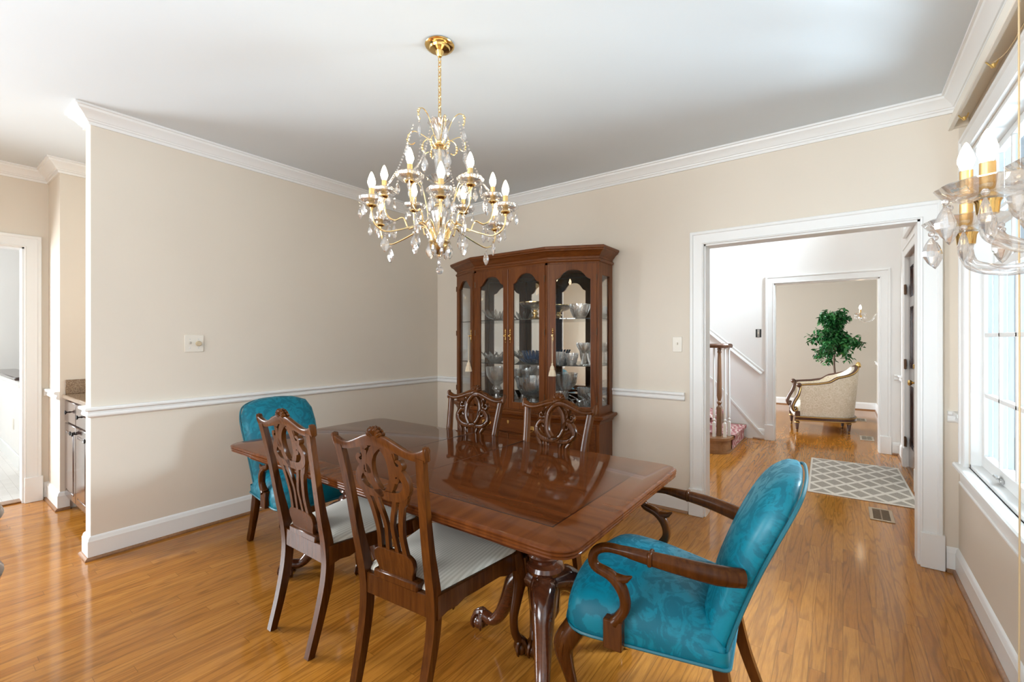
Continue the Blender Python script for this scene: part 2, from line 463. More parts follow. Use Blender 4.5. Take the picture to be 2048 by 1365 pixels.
CRYS = mat_crystal('cut_crystal', (0.98, 0.985, 1.0))
CRYSD = mat_crystal('lead_crystal', (0.985, 0.99, 0.995), 0.48, 0.20)
def mat_pane(name, tint=(1, 1, 1), mirror=0.0, ks=1.0):
    t = NT(name)
    fr = t.n('Fresnel'); fr.inputs[0].default_value = 1.5
    k = t.math('MULTIPLY_ADD', fr.outputs[0], ks, mirror)
    gl = t.n('BsdfGlossy'); gl.inputs['Roughness'].default_value = 0.0
    tr = t.n('BsdfTransparent'); tr.inputs[0].default_value = (*tint, 1)
    m = t.n('MixShader'); t.set(m.inputs[0], k)
    t.t.links.new(tr.outputs[0], m.inputs[1]); t.t.links.new(gl.outputs[0], m.inputs[2])
    t.t.links.new(m.outputs[0], t.out.inputs[0]); return t.m
PANE = mat_pane('window_glass', (0.86, 0.92, 0.955), 0.0, 0.3)
CPANE = mat_pane('cabinet_glass', (0.985, 0.985, 0.98), 0.0, 0.4)
SHELFG = mat_pane('shelf_glass', (0.80, 0.88, 0.86), 0.06)
MIRROR = plain('mirror_silver', (0.82, 0.83, 0.82), 0.01, metal=1.0)
def mat_emit(name, col, st):
    t = NT(name); e = t.n('Emission'); e.inputs[0].default_value = (*col, 1); e.inputs[1].default_value = st
    t.t.links.new(e.outputs[0], t.out.inputs[0]); return t.m
BULB = mat_emit('lit_candle_bulb', (1.0, 0.78, 0.50), 62.0)
def mat_granite():
    t = NT('brown_granite'); n = t.noise(t.pos(), 170, 4, 0.7)
    return t.bsdf(t.ramp(n, [(0.35, (0.07, 0.04, 0.022)), (0.5, (0.22, 0.14, 0.08)), (0.65, (0.36, 0.27, 0.18))]), 0.12, coat=0.3)
GRANITE = mat_granite()
def mat_tile():
    t = NT('white_floor_tile')
    b = t.n('TexBrick'); t.set(b.inputs['Vector'], t.pos((3.2, 3.2, 3.2))); b.offset = 0.5
    b.inputs['Color1'].default_value = (0.74, 0.72, 0.69, 1); b.inputs['Color2'].default_value = (0.70, 0.68, 0.65, 1)
    b.inputs['Mortar'].default_value = (0.45, 0.42, 0.39, 1); b.inputs['Mortar Size'].default_value = 0.012
    b.inputs['Brick Width'].default_value = 1.0; b.inputs['Row Height'].default_value = 1.0
    return t.bsdf(b.outputs[0], 0.25)
TILE = mat_tile()
# ================================================================== THE SETTING
XL, YB, XR, H = -3.69, 3.60, 0.535, 2.745
YF = -2.2
XW = -5.40
YH = 6.84          # far wall of the entrance hall
HH = 4.9           # its ceiling
ST = 'structure'
def wall_with_holes(axis_x0, axis_x1, y0, y1, z1, holes):
    m = MB(); ys = y0
    for (a, b, za, zb) in sorted(holes):
        m.box(axis_x0, axis_x1, ys, a, 0, z1)
        if za > 0: m.box(axis_x0, axis_x1, a, b, 0, za)
        m.box(axis_x0, axis_x1, a, b, zb, z1); ys = b
    m.box(axis_x0, axis_x1, ys, y1, 0, z1); return m
MB().box(-8.9, 0.9, YF-0.15, 11.0, -0.12, 0.0).build('floor', FLOOR, kind=ST)
MB().box(-8.9, XW-0.075, YF-0.15, 3.0, 0.0005, 0.004).build('floor_kitchen', TILE, kind=ST)
MB().box(XW-0.6, 0.70, YF-0.12, YB+0.06, H, H+0.12).build('ceiling', CEIL, kind=ST)
MB().box(-9.0, XW-0.12, YF-0.12, 3.1, H, H+0.12).build('ceiling_kitchen', WALLW, kind=ST)
MB().box(-4.2, 0.70, YB, YH+0.12, HH, HH+0.12).build('ceiling_hall', CEIL, kind=ST)
MB().box(-4.2, 0.70, YH+0.12, 11.0, H, H+0.12).build('ceiling_living', CEIL, kind=ST)

MB().box(XL-0.12, XL, 0.689, YB, 0, H).build('wall_left', WALL, kind=ST)
D0, D1, DZ = -0.846, 0.370, 2.057         # doorway to the hall
m = MB()
m.box(XL-0.12, D0, YB, YB+0.13, 0, H).box(D1, XR, YB, YB+0.13, 0, H).box(D0, D1, YB, YB+0.13, DZ, H)
m.build('wall_back', WALL, kind=ST)
MB().box(-4.2, XR, YB, YB+0.13, H+0.12, HH).build('wall_hall_front', WALLW, kind=ST)

W1 = (2.20, 3.345, 0.665, 2.335)
W2 = (-0.62, 0.56, 0.665, 2.335)  # unseen window near the camera, put in for its light
wall_with_holes(XR, XR+0.16, YF, YB+0.06, H, [W1, W2]).build('wall_right', WALL, kind=ST)
FD = (5.30, 6.235, 0.0, 2.20)
m = wall_with_holes(XR, XR+0.16, YB+0.06, YH+0.06, 2.46, [FD])
m.box(XR, XR+0.16, YB+0.06, 5.30, 2.46, HH).box(XR, XR+0.16, 6.18, YH+0.06, 2.46, HH).box(XR, XR+0.16, 5.30, 6.18, 3.9, HH)
m.build('wall_hall_right', WALLW, kind=ST)
MB().box(XR-0.03, XR+0.13, YH+0.06, 11.0, 0, H).build('wall_living_right', WALLG, kind=ST)
O0, O1, OZ = -0.735, 0.348, 2.071
m = MB().box(-4.2, O0, YH, YH+0.13, 0, HH).box(O1, XR, YH, YH+0.13, 0, HH).box(O0, O1, YH, YH+0.13, OZ, HH)
m.build('wall_hall_back', WALLW, kind=ST)
MB().box(-4.2, XR, 10.8, 10.93, 0, H).build('wall_living_back', WALLG, kind=ST)
MB().box(-4.2, -4.07, YB+0.13, YH, 0, HH).build('wall_hall_left', WALLW, kind=ST)
wall_with_holes(-4.2, -4.07, YH+0.13, 10.8, H, [(7.8, 9.6, 0.7, 2.35)]).build('wall_living_left', WALLG, kind=ST)  # hole made up so the added light outside reaches the room
# rear wall (behind the camera) with a wide window opening added to let fill light in
m = MB().box(XW, -2.7, YF-0.12, YF, 0, H).box(0.3, XR, YF-0.12, YF, 0, H).box(-2.7, 0.3, YF-0.12, YF, 0, 0.8).box(-2.7, 0.3, YF-0.12, YF, 2.4, H)
m.build('wall_front', WALL, kind=ST)
# passage and pantry nook
NX0, NX1, NY = -4.95, XL-0.12, 1.385
KD = (-0.32, 0.604, 0.0, 2.094)
wall_with_holes(XW-0.13, XW, YF, 0.745, H, [(-2.0, -0.55, 0.55, 2.3), KD]).build('wall_passage', WALL, kind=ST)  # the low-y hole is an added opening for the passage fill light
MB().box(XW-0.13, NX0, 0.745, NY+0.1, 0, H).build('wall_pantry_side', WALL, kind=ST)
MB().box(NX0, NX1, NY, NY+0.1, 0, H).build('wall_pantry_back', WALL, kind=ST)
# kitchen shell beyond the passage door
MB().box(-8.9, -8.78, YF-0.1, 3.0, 0, H).build('wall_kitchen_far', WALLW, kind=ST)
MB().box(-8.8, XW-0.13, 2.9, 3.0, 0, H).build('wall_kitchen_back', WALLW, kind=ST)
MB().box(-8.9, XW-0.13, YF-0.15, YF-0.03, 0, H).build('wall_kitchen_front', WALLW, kind=ST)

# ------------------------------------------------------------------ mouldings
CROWN = [(0.0, H), (0.082, H), (0.082, H-0.012), (0.072, H-0.014), (0.068, H-0.026), (0.052, H-0.038), (0.036, H-0.055), (0.028, H-0.068), (0.022, H-0.070), (0.020, H-0.078), (0.012, H-0.082), (0.011, H-0.098), (0.0, H-0.098)]
BASE = [(0, 0.0), (0.016, 0.0), (0.016, 0.112), (0.013, 0.118), (0.011, 0.130), (0.006, 0.138), (0, 0.142)]
SHOE = [(0.016, 0), (0.031, 0), (0.030, 0.008), (0.026, 0.014), (0.019, 0.0185), (0.016, 0.019)]
RAIL = [(0, 0.928), (0.026, 0.928), (0.031, 0.922), (0.031, 0.911), (0.026, 0.906), (0.016, 0.903), (0.016, 0.890), (0.019, 0.884), (0.019, 0.874), (0.012, 0.866), (0, 0.861)]
tn = [0]
def trim(mb, mat=TRIM, name=None):
    tn[0] += 1
    return mb.build(name or 'trim_%d' % tn[0], mat, kind=ST, ang=25)
loop = [(NX1, NY), (NX1, 0.689), (XL, 0.689), (XL, YB), (XR, YB), (XR, YF)]
L = sweep_wall(loop, CROWN)
trim(L[0].merge(L[1]).merge(L[2])); trim(L[3]); trim(L[4])
loopw = [(XW, YF), (XW, 0.745), (NX0, 0.745), (NX0, NY), (NX1, NY)]
L = sweep_wall(loopw, CROWN); trim(L[0].merge(L[1]).merge(L[2]).merge(L[3]))
# baseboards and shoe mouldings
def base(path, name, skip=()):
    L = sweep_wall(path, BASE); Q = sweep_wall(path, SHOE)
    m = MB(); q = MB()
    for i, (a, b) in enumerate(zip(L, Q)):
        if i not in skip: m.merge(a); q.merge(b)
    m.build('baseboard_'+name, TRIM, kind=ST, ang=25); trim(q, OAKT)
base([(NX1, 0.80), (NX1, 0.689), (XL, 0.689), (XL, YB), (D0-0.112, YB)], 'left')
base([(D1+0.112, YB), (XR, YB), (XR, YF)], 'right')
base([(XW, 0.716), (XW, 0.745), (NX0, 0.745), (NX0, 0.80)], 'passage')
base([(XW, YF), (XW, -0.432)], 'passage_near')
base([(O1+0.112, YH), (XR, YH), (XR, 6.36)], 'hall')
base([(-0.98, YH), (O0-0.105, YH)], 'hall_stair')
base([(XR-0.03, 11.0), (XR-0.03, YH+0.13)], 'living_right')
base([(-4.07, 10.8), (XR-0.03, 10.8)], 'living_back')
# chair rails
def rail(path):
    m = MB()
    for a in sweep_wall(path, RAIL): m.merge(a)
    trim(m)
rail([(NX1, 0.80), (NX1, 0.689), (XL, 0.689), (XL, YB), (-0.985, YB)])
rail([(0.487, YB), (XR, YB), (XR, 3.44)])
rail([(XR, 2.105), (XR, 0.66)])
rail([(XW, 0.716), (XW, 0.745), (NX0-0.01, 0.745)])
rail([(0.478, YH), (XR, YH), (XR, 6.36)])
rail([(XR-0.03, 10.8), (XR-0.03, YH+0.13)])

# casings round openings: local (u along wall, v out of wall, z) -> world
CAS = [(0.0, 0.0), (0.0, 0.016), (0.008, 0.020), (0.012, 0.014), (0.040, 0.015), (0.072, 0.019), (0.078, 0.026), (0.094, 0.027), (0.098, 0.022), (0.098, 0.0)]
def casing(u0, u1, zt, fn, plinth=True, zb=0.0, ph=0.205, w=0.098):
    m = MB(); k = len(CAS); sc = w/0.098
    path = [(u0, zb), (u0, zt), (u1, zt), (u1, zb)]
    offs = [(-1, 0), (-1, 1), (1, 1), (1, 0)]
    rows = []
    for (u, z), (ou, oz) in zip(path, offs):
        rows.append([(u+ou*(a*sc), b, z+oz*(a*sc)) for a, b in CAS])
    v = [q for r in rows for q in r]
    f = [tuple(range(k)), tuple(range(3*k, 4*k))]
    for i in range(3):
        for j in range(k): f.append((i*k+j, i*k+(j+1) % k, (i+1)*k+(j+1) % k, (i+1)*k+j))
    m.add(v, f)
    if plinth:
        m.box(u0-w-0.008, u0+0.001, 0, 0.033, 0, ph, 0.003)
        m.box(u1-0.001, u1+w+0.008, 0, 0.033, 0, ph, 0.003)
    m.map(lambda x, y, z: fn(x, y, z)); return m
def jamb(u0, u1, zt, d, fn, t=0.012):
    m = MB().box(u0, u0+t, 0, d, 0, zt).box(u1-t, u1, 0, d, 0, zt).box(u0, u1, 0, d, zt-t, zt)
    return m.map(lambda x, y, z: fn(x, y, z))
g = lambda x, y, z: (x, YB-y, z)
trim(casing(D0, D1, DZ, g)); trim(jamb(D0, D1, DZ, -0.13, g)); trim(casing(D0, D1, DZ, lambda x, y, z: (x, YB+0.13+y, z)))
g = lambda x, y, z: (x, YH-y, z)
trim(casing(O0, O1, OZ, g)); trim(jamb(O0, O1, OZ, -0.13, g)); trim(casing(O0, O1, OZ, lambda x, y, z: (x, YH+0.13+y, z)))
g = lambda x, y, z: (XW+y, x, z)
trim(casing(KD[0], KD[1], KD[3], g)); trim(jamb(KD[0], KD[1], KD[3], -0.13, g))
trim(MB().box(XW-0.14, XW-0.03, KD[0], KD[1], 0.0, 0.012, 0.004), OAKT)
g = lambda x, y, z: (XR-y, x, z)
trim(casing(FD[0], FD[1], FD[3], g, ph=0.2)); 
# front-door head panel and tall hall window above the door
trim(casing(5.30, 6.18, 3.9, g, plinth=False, zb=2.46, w=0.07)); trim(MB().box(XR-0.03, XR, 5.23, 6.25, 2.395, 2.46, 0.006))
def window(name, y0, y1, z0, z1, cols, rows_low, rows_up, zmid, xf=XR):
    fr = MB()
    xo = xf+0.16
    fr.box(xf+0.005, xo, y0-0.001, y0+0.018, z0, z1).box(xf+0.005, xo, y1-0.018, y1+0.001, z0, z1).box(xf+0.005, xo, y0, y1, z1-0.018, z1+0.001).box(xf+0.005, xo, y0, y1, z0-0.001, z0+0.018)
    win = fr.build(name, TRIM, kind=ST)
    def sash(za, zb, xs, rows, nm):
        m = MB(); a, b = y0+0.018, y1-0.018; t = 0.034; sw = 0.045
        m.box(xs, xs+t, a, a+sw, za, zb, 0.003).box(xs, xs+t, b-sw, b, za, zb, 0.003)
        m.box(xs, xs+t, a+sw, b-sw, za, za+(0.062 if nm == 'lower' else 0.036), 0.003).box(xs, xs+t, a+sw, b-sw, zb-0.036, zb, 0.003)
        for i in range(1, cols):
            y = a+sw+(b-a-2*sw)*i/cols
            m.box(xs+0.004, xs+t-0.004, y-0.010, y+0.010, za+0.03, zb-0.03, 0.002)
        zz0, zz1 = za+(0.062 if nm == 'lower' else 0.036), zb-0.036
        for i in range(1, rows):
            z = zz0+(zz1-zz0)*i/rows
            m.box(xs+0.004, xs+t-0.004, a+sw, b-sw, z-0.010, z+0.010, 0.002)
        s_ = m.build('sash', TRIM, win)
        MB().box(xs+0.015, xs+0.019, a+0.01, b-0.01, za+0.02, zb-0.02).build('pane', PANE, s_)
        return s_
    lo = sash(z0+0.018, zmid+0.018, xf+0.045, rows_low, 'lower')
    sash(zmid-0.018, z1-0.018, xf+0.085, rows_up, 'upper')
    return win, lo
win, lo = window('window_1', *W1, 4, 3, 2, 1.69)
# sash lift and the lock on the meeting rail
lf = MB().box(XR+0.030, XR+0.046, 2.915, 2.985, 0.695, 0.712, 0.003).box(XR+0.018, XR+0.034, 2.925, 2.975, 0.712, 0.722, 0.003)
lf.build('sash_lift', CHROME, lo)
lk = MB().lathe([(0.0, 0), (0.018, 0), (0.018, 0.008), (0.0, 0.010)], 12, (XR+0.062, 2.78, 1.708)).box(XR+0.05, XR+0.075, 2.74, 2.80, 1.716, 1.724, 0.002)
lk.build('sash_lock', CHROME, lo)
window('added_window_2', *W2, 4, 3, 2, 1.69)
for (a, b, za, zb) in (W1, W2):
    trim(casing(a, b, zb, lambda x, y, z: (XR-y, x, z), plinth=False, zb=za, w=0.095))
    trim(MB().box(XR-0.048, XR+0.05, a-0.115, b+0.115, za-0.028, za, 0.007))           # stool
    trim(MB().box(XR-0.020, XR, a-0.09, b+0.09, za-0.028-0.075, za-0.028, 0.004).box(XR-0.026, XR, a-0.09, b+0.09, za-0.113, za-0.098, 0.004))
w3, _ = window('window_3', 5.30, 6.18, 2.46, 3.9, 3, 2, 2, 3.2)
# frame of the added, unseen rear window
m = MB().box(-2.76, -2.7, YF-0.1, YF+0.02, 0.74, 2.46).box(0.3, 0.36, YF-0.1, YF+0.02, 0.74, 2.46).box(-2.76, 0.36, YF-0.1, YF+0.02, 2.4, 2.46).box(-2.76, 0.36, YF-0.1, YF+0.04, 0.74, 0.8)
for x in (-1.7, -0.7): m.box(x-0.03, x+0.03, YF-0.09, YF-0.03, 0.8, 2.4)
m.build('added_window_4', TRIM, kind=ST)

# ------------------------------------------------------------------ front door
fd = MB()
rails = [(0.0, 0.24), (0.86, 1.04), (1.66, 1.76), (2.07, 2.17)]
fy0, fy1 = FD[0]+0.012, FD[1]-0.012
xd = XR+0.016
for a, b in rails: fd.box(xd, xd+0.045, fy0, fy1, a+0.008, b+0.008, 0.002)
for a, b in ((fy0, fy0+0.12), ((fy0+fy1)/2-0.055, (fy0+fy1)/2+0.055), (fy1-0.12, fy1)): fd.box(xd+0.0002, xd+0.0448, a, b, 0.01, 2.176, 0.002)
door = fd.build('door_1', DARKW, kind=ST)
PANELW = mat_wood('red_brown_panel_wood', (0.05, 0.012, 0.009), (0.11, 0.03, 0.02), 0.3)
for ya, yb in ((fy0+0.12, (fy0+fy1)/2-0.055), ((fy0+fy1)/2+0.055, fy1-0.12)):
    for za, zb in ((0.248, 0.868), (1.048, 1.668), (1.768, 2.078)):
        p = pillow([(ya, za), (yb, za), (yb, zb), (ya, zb)], 0.010, 0.01, 3, 5)
        p.map(lambda u, v, w_: (xd+0.028-w_, u, v)); p.build('door_panel', PANELW, door)
for z in (0.27, 1.08, 1.86):
    MB().lathe([(0.0, -0.055), (0.009, -0.05), (0.009, 0.05), (0.0, 0.055)], 10, (XR-0.012, FD[1]-0.006, z)).box(XR-0.010, XR-0.004, FD[1]-0.04, FD[1]+0.024, z-0.05, z+0.05, 0.001).build('hinge', BRONZE, door)
MB().lathe([(0, 0), (0.026, 0), (0.026, 0.006), (0.010, 0.010), (0.010, 0.035), (0.022, 0.045), (0.028, 0.058), (0.022, 0.070), (0, 0.074)], 18, T=Matrix.Translation((xd, 5.50, 0.94)) @ Matrix.Rotation(-PI/2, 4, 'Y')).build('door_knob', BRASS, door)
MB().lathe([(0, 0), (0.024, 0), (0.024, 0.008), (0.01, 0.012), (0, 0.012)], 16, T=Matrix.Translation((xd, 5.50, 1.09)) @ Matrix.Rotation(-PI/2, 4, 'Y')).box(xd-0.035, xd-0.01, 5.494, 5.506, 1.07, 1.11, 0.002).build('deadbolt_thumb_turn', BRASS, door)
trim(MB().box(XR, XR+0.16, FD[0], FD[1], 0.0, 0.010), OAKT)
trim(MB().box(xd+0.06, XR+0.16, FD[0], FD[1], 0.01, FD[3]))

# outdoors seen through the panes: pale painted porch wall with a column
EXT = plain('pale_siding', (0.80, 0.83, 0.86), 0.7)
m = MB().box(3.4, 3.5, -4, 9, -0.75, 0.9)
for i in range(9): m.box(3.385, 3.41, -4, 9, -0.5+i*0.16, -0.49+i*0.16)
m.build('porch_wall_exterior', EXT, kind=ST)
m = MB()
for y in (1.6, 4.6, 7.4): m.lathe([(0.13, -0.75), (0.13, 3.4)], 20, (1.95, y, 0))
m.build('porch_columns_exterior', EXT, kind=ST)
MB().box(0.7, 12, -8, 14, -0.85, -0.75).build('ground_exterior', plain('pale_paving', (0.5, 0.5, 0.47), 0.8), kind=ST)

# ------------------------------------------------------------------ switches, vents, blind headrail
def plate_thing(name, label, w_, h_, fn, extras):
    b = MB().box(-w_/2, w_/2, 0, 0.006, -h_/2, h_/2, 0.002)
    o = b.map(fn).build(name, WHITEP); tag(o, label, 'light switch')
    for nm, mb, mt in extras: mb.map(fn).build(nm, mt, o)
    return o
fn = lambda x, y, z: (XL+y, 1.231+x, 1.311+z)
knob = MB().lathe([(0, 0), (0.019, 0), (0.019, 0.006), (0.015, 0.016), (0, 0.018)], 18, T=Matrix.Translation((0.026, 0.006, 0)) @ Matrix.Rotation(-PI/2, 4, 'X'))
plate_thing('dimmer_switch', 'double ivory wall plate with toggle and round dimmer knob on the left wall', 0.116, 0.118, fn,
    [('dimmer_knob', knob, plain('tan_knob', (0.50, 0.41, 0.27), 0.3)), ('toggle', MB().box(-0.031, -0.021, 0.006, 0.018, -0.004, 0.014, 0.002), plain('grey_toggle', (0.4, 0.38, 0.34), 0.4)),
     ]+[('screw', MB().box(x-0.003, x+0.003, 0.006, 0.0072, z-0.003, z+0.003), CHROME) for x in (-0.026, 0.026) for z in (-0.03, 0.03)])
fn = lambda x, y, z: (-1.042+x, YB-y, 1.302+z)
plate_thing('light_switch', 'single ivory toggle switch plate beside the wide doorway casing', 0.072, 0.118, fn,
    [('toggle', MB().box(-0.005, 0.005, 0.006, 0.018, -0.004, 0.014, 0.002), WHITEP)])
fn = lambda x, y, z: (-0.915+x, YH-y, 1.419+z)
o = MB().box(-0.034, 0.034, -0.002, 0.001, -0.055, 0.055, 0.0005).map(fn).build('open_switch_box', BLACK)
tag(o, 'uncovered switch box with dark edges on the white stair wall', 'switch box')
MB().box(-0.014, 0.014, 0.001, 0.010, -0.05, 0.05, 0.002).map(fn).build('switch_body', CHROME, o)
MB().box(-0.006, 0.006, 0.010, 0.018, -0.012, 0.016, 0.002).map(fn).build('toggle', WHITEP, o)
VG = plain('tan_vent_metal', (0.40, 0.31, 0.21), 0.4, metal=0.3); VGD = plain('vent_slot_dark', (0.02, 0.014, 0.01), 0.7)
def vent(x, y, rz, w_, l_, label, mat):
    t = thing('floor_vent', label, 'floor vent', (x, y, 0), rz, 'floor vents')
    m = MB().box(-w_/2, w_/2, -l_/2, -l_/2+0.022, 0, 0.006, 0.002).box(-w_/2, w_/2, l_/2-0.022, l_/2, 0, 0.006, 0.002).box(-w_/2, -w_/2+0.022, -l_/2+0.02, l_/2-0.02, 0, 0.006, 0.002).box(w_/2-0.022, w_/2, -l_/2+0.02, l_/2-0.02, 0, 0.006, 0.002)
    m.build('frame', mat, t)
    MB().box(-w_/2+0.02, w_/2-0.02, -l_/2+0.02, l_/2-0.02, 0.0006, 0.0016).build('backing', VGD, t)
    s_ = MB(); n = 14
    for i in range(n):
        yy = -l_/2+0.03+(l_-0.06)*i/(n-1)
        s_.box(-w_/2+0.02, w_/2-0.02, yy-0.0035, yy+0.0035, 0.001, 0.0045)
    s_.box(-0.004, 0.004, -l_/2+0.02, l_/2-0.02, 0.001, 0.005)
    s_.build('louvers', plain('vent_louvre_'+mat.name, (0.20, 0.13, 0.07) if mat is VG else (0.42, 0.38, 0.31), 0.4, metal=0.3), t)
vent(0.235, 4.43, 0.0, 0.145, 0.30, 'tan metal floor vent in the boards between the grey lattice mat and dining doorway', VG)
VL = plain('pale_vent_metal', (0.55, 0.50, 0.42), 0.4)
vent(0.26, 7.72, 0.0, 0.15, 0.32, 'pale floor vent near the living room opening, closer than the other pale vent', VL)
vent(0.235, 9.42, 0.0, 0.15, 0.32, 'pale floor vent beyond the ivory armchair, by the far living room wall', VL)

t = thing('blind_headrail', 'cream wooden blind headrail with tied cords above the sash window', 'blind', (XR, 2.6, 2.47))
MB().box(-0.076, -0.056, -1.2, 0.77, 0.0, 0.055, 0.004).box(-0.058, 0, 0.735, 0.765, 0.004, 0.05, 0.002).box(-0.058, 0, -1.2, -1.17, 0.004, 0.05, 0.002).box(-0.058, -0.0, -1.2, 0.765, 0.040, 0.053).build('board', plain('cream_headrail_paint', (0.80, 0.76, 0.67), 0.45), t)
for y in (0.56, 0.02, -0.52):
    MB().tube(spl([(-0.066, y, 0.0), (-0.06, y-0.02, -0.022), (-0.045, y, -0.028), (-0.035, y+0.014, -0.012), (-0.03, y, 0.004)], 4), 0.0028, 6).lathe([(0, -0.016), (0.007, -0.014), (0.009, 0.0), (0.0, 0.006)], 8, (-0.045, y, -0.014)).build('cord_hook', GILT, t)
CORD = plain('tan_blind_cord', (0.62, 0.47, 0.27), 0.6)
MB().tube(spl([(-0.05, 0.02, -0.01), (-0.03, -0.1, -0.028), (-0.02, -0.27, -0.012)], 5), 0.0016, 5).build('cord_loop', CORD, t)
MB().tube([(-0.086, -0.50, 0.05), (-0.086, -0.50, -0.7), (-0.084, -0.5, -1.5), (-0.086, -0.50, -2.36)], 0.0026, 6).lathe([(0, -2.42), (0.010, -2.41), (0.008, -2.36), (0, -2.35)], 8, (-0.086, -0.50, 0)).build('pull_cord', CORD, t)
# ================================================================== DINING TABLE
TX, TY, TZ = -1.685, 1.600, 0.76
tb = thing('dining_table', 'large polished mahogany double pedestal dining table with reeded edge and inlaid border', 'dining table', (TX, TY, 0))
def tabletop():
    out = rounded([(-1.085, -0.525), (1.085, -0.525), (1.085, 0.525), (-1.085, 0.525)], 0.085, 7)
    prof = [(0.012, 0.0), (0.004, -0.003), (0.0, -0.007), (0.0, -0.011), (0.005, -0.014), (0.001, -0.017), (0.001, -0.022), (0.006, -0.025), (0.003, -0.028), (0.003, -0.033), (0.010, -0.037), (0.03, -0.040)]
    n = len(out); v = []; f = []
    for (ins, z) in prof:
        for (x, y) in out:
            sx = (1.085-ins)/1.085; sy = (0.525-ins)/0.525
            v.append((x*sx, y*sy, z))
    for i in range(len(prof)-1):
        for j in range(n): f.append((i*n+j, i*n+(j+1) % n, (i+1)*n+(j+1) % n, (i+1)*n+j))
    f.append(tuple(range(n))); f.append(tuple((len(prof)-1)*n+j for j in range(n)))
    return MB().add(v, f)
tt = tabletop().build('tabletop', TABLE, tb, ang=30, loc=(0, 0, TZ))
m = MB()
for x in (0.205, -0.178): m.box(x-0.0012, x+0.0012, -0.5245, 0.5245, -0.012, 0.0003)
m.build('leaf_seam', plain('leaf_seam_dark', (0.012, 0.005, 0.003), 0.4), tt)
def apron():
    out = rounded([(-0.985, -0.445), (0.985, -0.445), (0.985, 0.445), (-0.985, 0.445)], 0.05, 5)
    prof = [(0.0, 0.722), (0.0, 0.704), (0.006, 0.700), (0.006, 0.692), (-0.004, 0.688), (-0.010, 0.683), (-0.004, 0.678), (0.012, 0.675)]
    n = len(out); v = []; f = []
    for ins, z in prof:
        for x, y in out: v.append((x*(0.985-ins)/0.985, y*(0.445-ins)/0.445, z))
    for i in range(len(prof)-1):
        for j in range(n): f.append((i*n+j, i*n+(j+1) % n, (i+1)*n+(j+1) % n, (i+1)*n+j))
    f += [tuple(range(n)), tuple((len(prof)-1)*n+j for j in range(n))]
    return MB().add(v, f)
apron().build('apron', TABLEW, tb, ang=30)
def claw_foot(m, p, d, s=1.0):
    """ball and claw at p, pointing along d (2-D)"""
    a = math.atan2(d[1], d[0]); T = Matrix.Translation(p) @ Matrix.Rotation(a, 4, 'Z') @ Matrix.Scale(s, 4)
    m.sphere((0.0, 0, 0.030), 0.030, 14, 9, T=T)
    for b in (-0.9, 0, 0.9, 2.3, -2.3):
        c, s_ = math.cos(b), math.sin(b)
        pts = [(-0.012*c-0.012, 0.006*s_, 0.074), (0.014*c-0.004, 0.018*s_, 0.068), (0.029*c, 0.029*s_, 0.048), (0.033*c, 0.033*s_, 0.026), (0.026*c, 0.026*s_, 0.006)]
        m.tube(spl(pts, 3), lerps([0.011, 0.010, 0.0085, 0.008, 0.004], 13), 6, T=T)
def pedestal(x):
    fl = lambda a, z, r: 1+0.045*abs(math.cos(7*a))-0.03
    ped = MB().lathe([(0.0, 0.60), (0.095, 0.60), (0.10, 0.592), (0.088, 0.578), (0.06, 0.566), (0.062, 0.556)], 28, (x, 0, 0.06))
    ped.lathe([(0.060, 0.60), (0.088, 0.575), (0.10, 0.53), (0.088, 0.47), (0.066, 0.43)], 56, (x, 0, 0.03), rf=lambda a, z, r: 1-0.07*(0.5+0.5*math.cos(14*a)))
    ped.lathe([(0.050, 0.462), (0.070, 0.460), (0.076, 0.45), (0.070, 0.44), (0.055, 0.43), (0.052, 0.42), (0.075, 0.41), (0.082, 0.395), (0.074, 0.378), (0.052, 0.37), (0.05, 0.36), (0.062, 0.34), (0.066, 0.30), (0.064, 0.22), (0.05, 0.19), (0.0, 0.185)], 28, (x, 0, 0))
    ped.box(x-0.22, x+0.22, -0.30, 0.30, 0.635, 0.66, 0.004).box(x-0.11, x+0.11, -0.11, 0.11, 0.655, 0.722)
    o = ped.build('pedestal', TABLEW, tb)
    for aa in ((180, 300, 50) if x > 0 else (0, 240, 120)):
        a = math.radians(aa)
        d = (math.cos(a), math.sin(a))
        pts = [(0.04, 0.33), (0.09, 0.335), (0.15, 0.29), (0.19, 0.20), (0.235, 0.11), (0.28, 0.066), (0.325, 0.068), (0.345, 0.062)]
        P = spl([(x+d[0]*r, d[1]*r, z) for r, z in pts], 4)
        m = MB().tube(P, lerps([0.05, 0.052, 0.046, 0.036, 0.029, 0.025, 0.027, 0.024], len(P)), 10)
        claw_foot(m, (x+d[0]*0.355, d[1]*0.355, 0), d, 1.15)
        m.build('pedestal_leg', TABLEW, tb)
pedestal(0.680); pedestal(-0.668)

